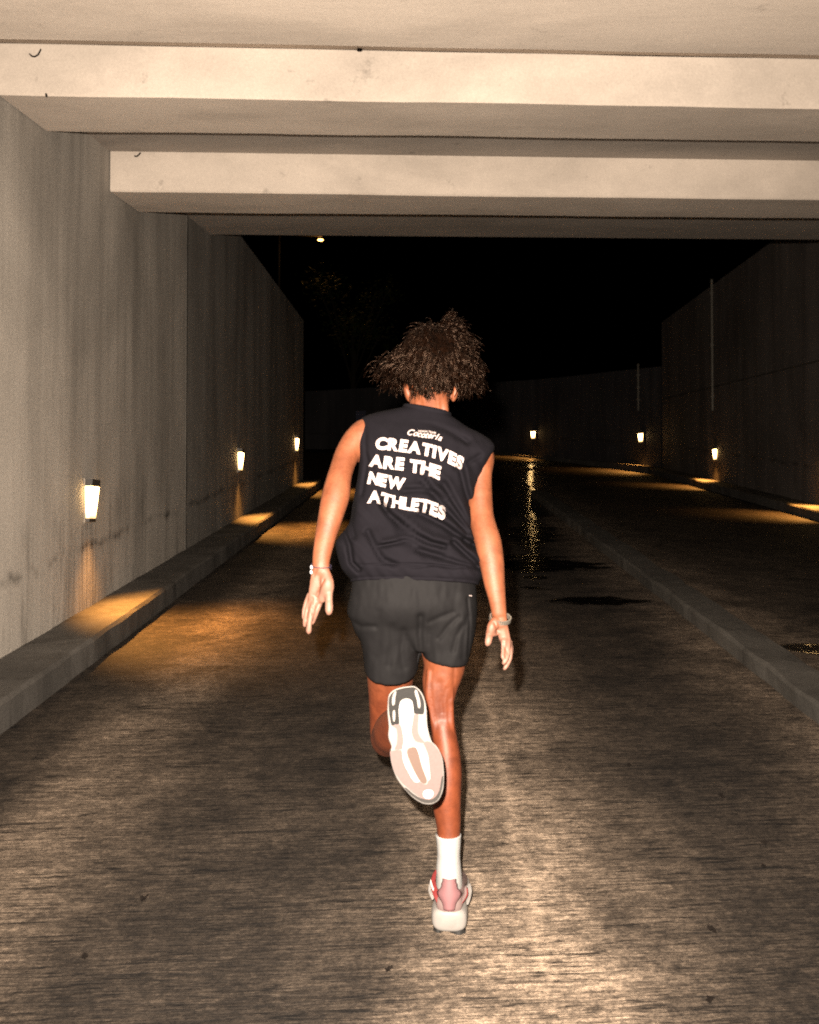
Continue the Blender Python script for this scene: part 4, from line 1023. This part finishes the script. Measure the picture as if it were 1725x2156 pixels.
# ---- hair
def C1(x, y): return 684.2+.2929*x, 631.6+.2929*y
sil = [C1(*q) for q in ((930, 85), (900, 120), (880, 170), (840, 190), (740, 165), (670, 200), (600, 250), (560, 310), (520, 380), (470, 430), (420, 470), (325, 495), (335, 570), (380, 620), (420, 665), (500, 680), (585, 680), (600, 710), (650, 748), (720, 730), (780, 745), (830, 755), (880, 715), (915, 660), (960, 690), (1010, 725), (1060, 705), (1130, 695), (1150, 650), (1130, 600), (1170, 515), (1105, 470), (1085, 420), (1115, 330), (1090, 300), (1050, 360), (1050, 240), (1010, 180), (985, 140))]
def inside(px, py, poly):
    c = False; n = len(poly)
    for i in range(n):
        x1, y1 = poly[i]; x2, y2 = poly[i-1]
        if (y1 > py) != (y2 > py) and px < (x2-x1)*(py-y1)/(y2-y1)+x1: c = not c
    return c
bm = bmesh.new()
HC = U(909, 768, 2.80)
bmesh.ops.create_icosphere(bm, subdivisions=5, radius=1, matrix=Matrix.Translation(HC) @ CROT.to_4x4() @ Matrix.Diagonal((.086, .112, .108, 1)))
for v in bm.verts:
    d = (v.co-HC); px, py, D = P(v.co)
    q = noise.noise(v.co*22)*.014+noise.noise(v.co*60)*.006
    v.co += d.normalized()*q
    if D > 2.83 and py > 775: v.co -= d*.28
    if py > 828: v.co.z += (py-828)*.0009
hairparts = []
cap = bmobj('scalp_hair', bm, MSCALP, None, True)
hv, hf = [], []
rh = random.Random(21)
def tube_path(pts, r0, r1):
    base = len(hv); n = len(pts)
    for i, p in enumerate(pts):
        t = (pts[min(i+1, n-1)]-pts[max(i-1, 0)]).normalized(); s = t.orthogonal().normalized(); q = t.cross(s); r = r0+(r1-r0)*(i/(n-1))**2
        for a in (0, 2.094, 4.189): hv.append(p+s*r*math.cos(a)+q*r*math.sin(a))
    for i in range(n-1):
        for k in range(3): hf.append((base+i*3+k, base+i*3+(k+1) % 3, base+i*3+3+(k+1) % 3, base+i*3+3+k))
def lock(tip, spread, cnt):
    d = tip-HC; dl = CINV @ d
    e = Vector((dl.x/.082, (dl.y+.045)/.106, dl.z/.10)); e.normalize()
    rt = HC+CROT @ Vector((e.x*.080, e.y*.104, e.z*.098))
    out = (rt-HC).normalized(); L = (tip-rt).length
    ph = rh.random()*6.28; turns = rh.uniform(.8, 1.3)*max(.7, L/.042); cr_ = rh.uniform(.005, .0095)
    s = d.orthogonal().normalized(); q = d.normalized().cross(s)
    ctrl = rt+out*L*.45+Vector((0, 0, .02))
    for c in range(cnt):
        off = Vector([rh.gauss(0, spread) for _ in range(3)]); o2_ = off*1.6; pts = []
        n = 30; ph2 = ph+rh.gauss(0, .22); c2 = cr_*rh.uniform(.6, 1.3)
        for i in range(n):
            t = i/(n-1); p = rt*(1-t)**2+ctrl*2*t*(1-t)+tip*t*t+off*t+o2_*t*t*.8
            a = ph2+t*turns*6.28; p = p+(s*math.cos(a)+q*math.sin(a))*c2*min(1, t*3+.15)
            pts.append(p)
        tube_path(pts, rh.uniform(.0013, .0026), .0008)
cnt = 0
cxh, cyh = P(HC)[0], P(HC)[1]
while cnt < 620:
    px, py = rh.uniform(770, 1035), rh.uniform(650, 858)
    if not inside(px, py, sil): continue
    rad = math.hypot((px-cxh)/58, (py-cyh)/74)
    dmax = .125*math.sqrt(max(.08, 1-min(1, rad*.55)**2))
    if rad < 1.05: D = 2.80-rh.uniform(.095, .135)*math.sqrt(max(.12, 1-(rad/1.5)**2)) if rh.random() < .93 else 2.80+dmax
    else: D = 2.80+rh.gauss(-.02, .05)
    if px < 815 and rh.random() < .45: continue
    lock(U(px, py, D), .0022, 4); cnt += 1
for i in range(70):                            # the tuft blown up at the right
    px, py = rh.uniform(930, 985), rh.uniform(652, 740)
    if inside(px, py, sil): lock(U(px, py, 2.80+rh.uniform(-.09, .02)), .0022, 4)
for i in range(60):
    px, py = rh.uniform(975, 1028), rh.uniform(700, 830)
    if inside(px, py, sil): lock(U(px, py, 2.80+rh.uniform(-.07, .03)), .0022, 4)
# short curls at the nape
for i in range(120):
    px = rh.uniform(868, 945); y1 = 846+8*noise.noise(Vector((px*.09, 0, 3)))-abs(px-905)*.12
    a = U(px, rh.uniform(820, 834), 2.715+abs(px-906)*.0009); tip = U(px+rh.gauss(0, 4), y1+rh.uniform(-4, 5), 2.712+abs(px-906)*.0011)
    for c in range(3):
        ph = rh.random()*6.28; o_ = Vector([rh.gauss(0, .003) for _ in range(3)])
        tube_path([a.lerp(tip, k/9)+o_*(k/9)+Vector((math.cos(ph+k*.9), 0, math.sin(ph+k*.9)))*.003 for k in range(10)], .0012, .0004)
# stray flyaways
for i in range(260):
    k = rh.randrange(len(sil)); a, b = sil[k-1], sil[k]; t = rh.random(); px, py = a[0]+(b[0]-a[0])*t, a[1]+(b[1]-a[1])*t
    if py > 835: continue
    px += (px-cxh)*rh.uniform(0, .07); py += (py-cyh)*rh.uniform(0, .05)
    lock(U(px, py, 2.78+rh.gauss(0, .04)), .004, 1)
me = bpy.data.meshes.new('hair'); me.from_pydata([tuple(v) for v in hv], [], hf); me.update()
for p in me.polygons: p.use_smooth = True
hair = link('hair', me, MHAIR); adopt(hair, root)
cap.parent = hair
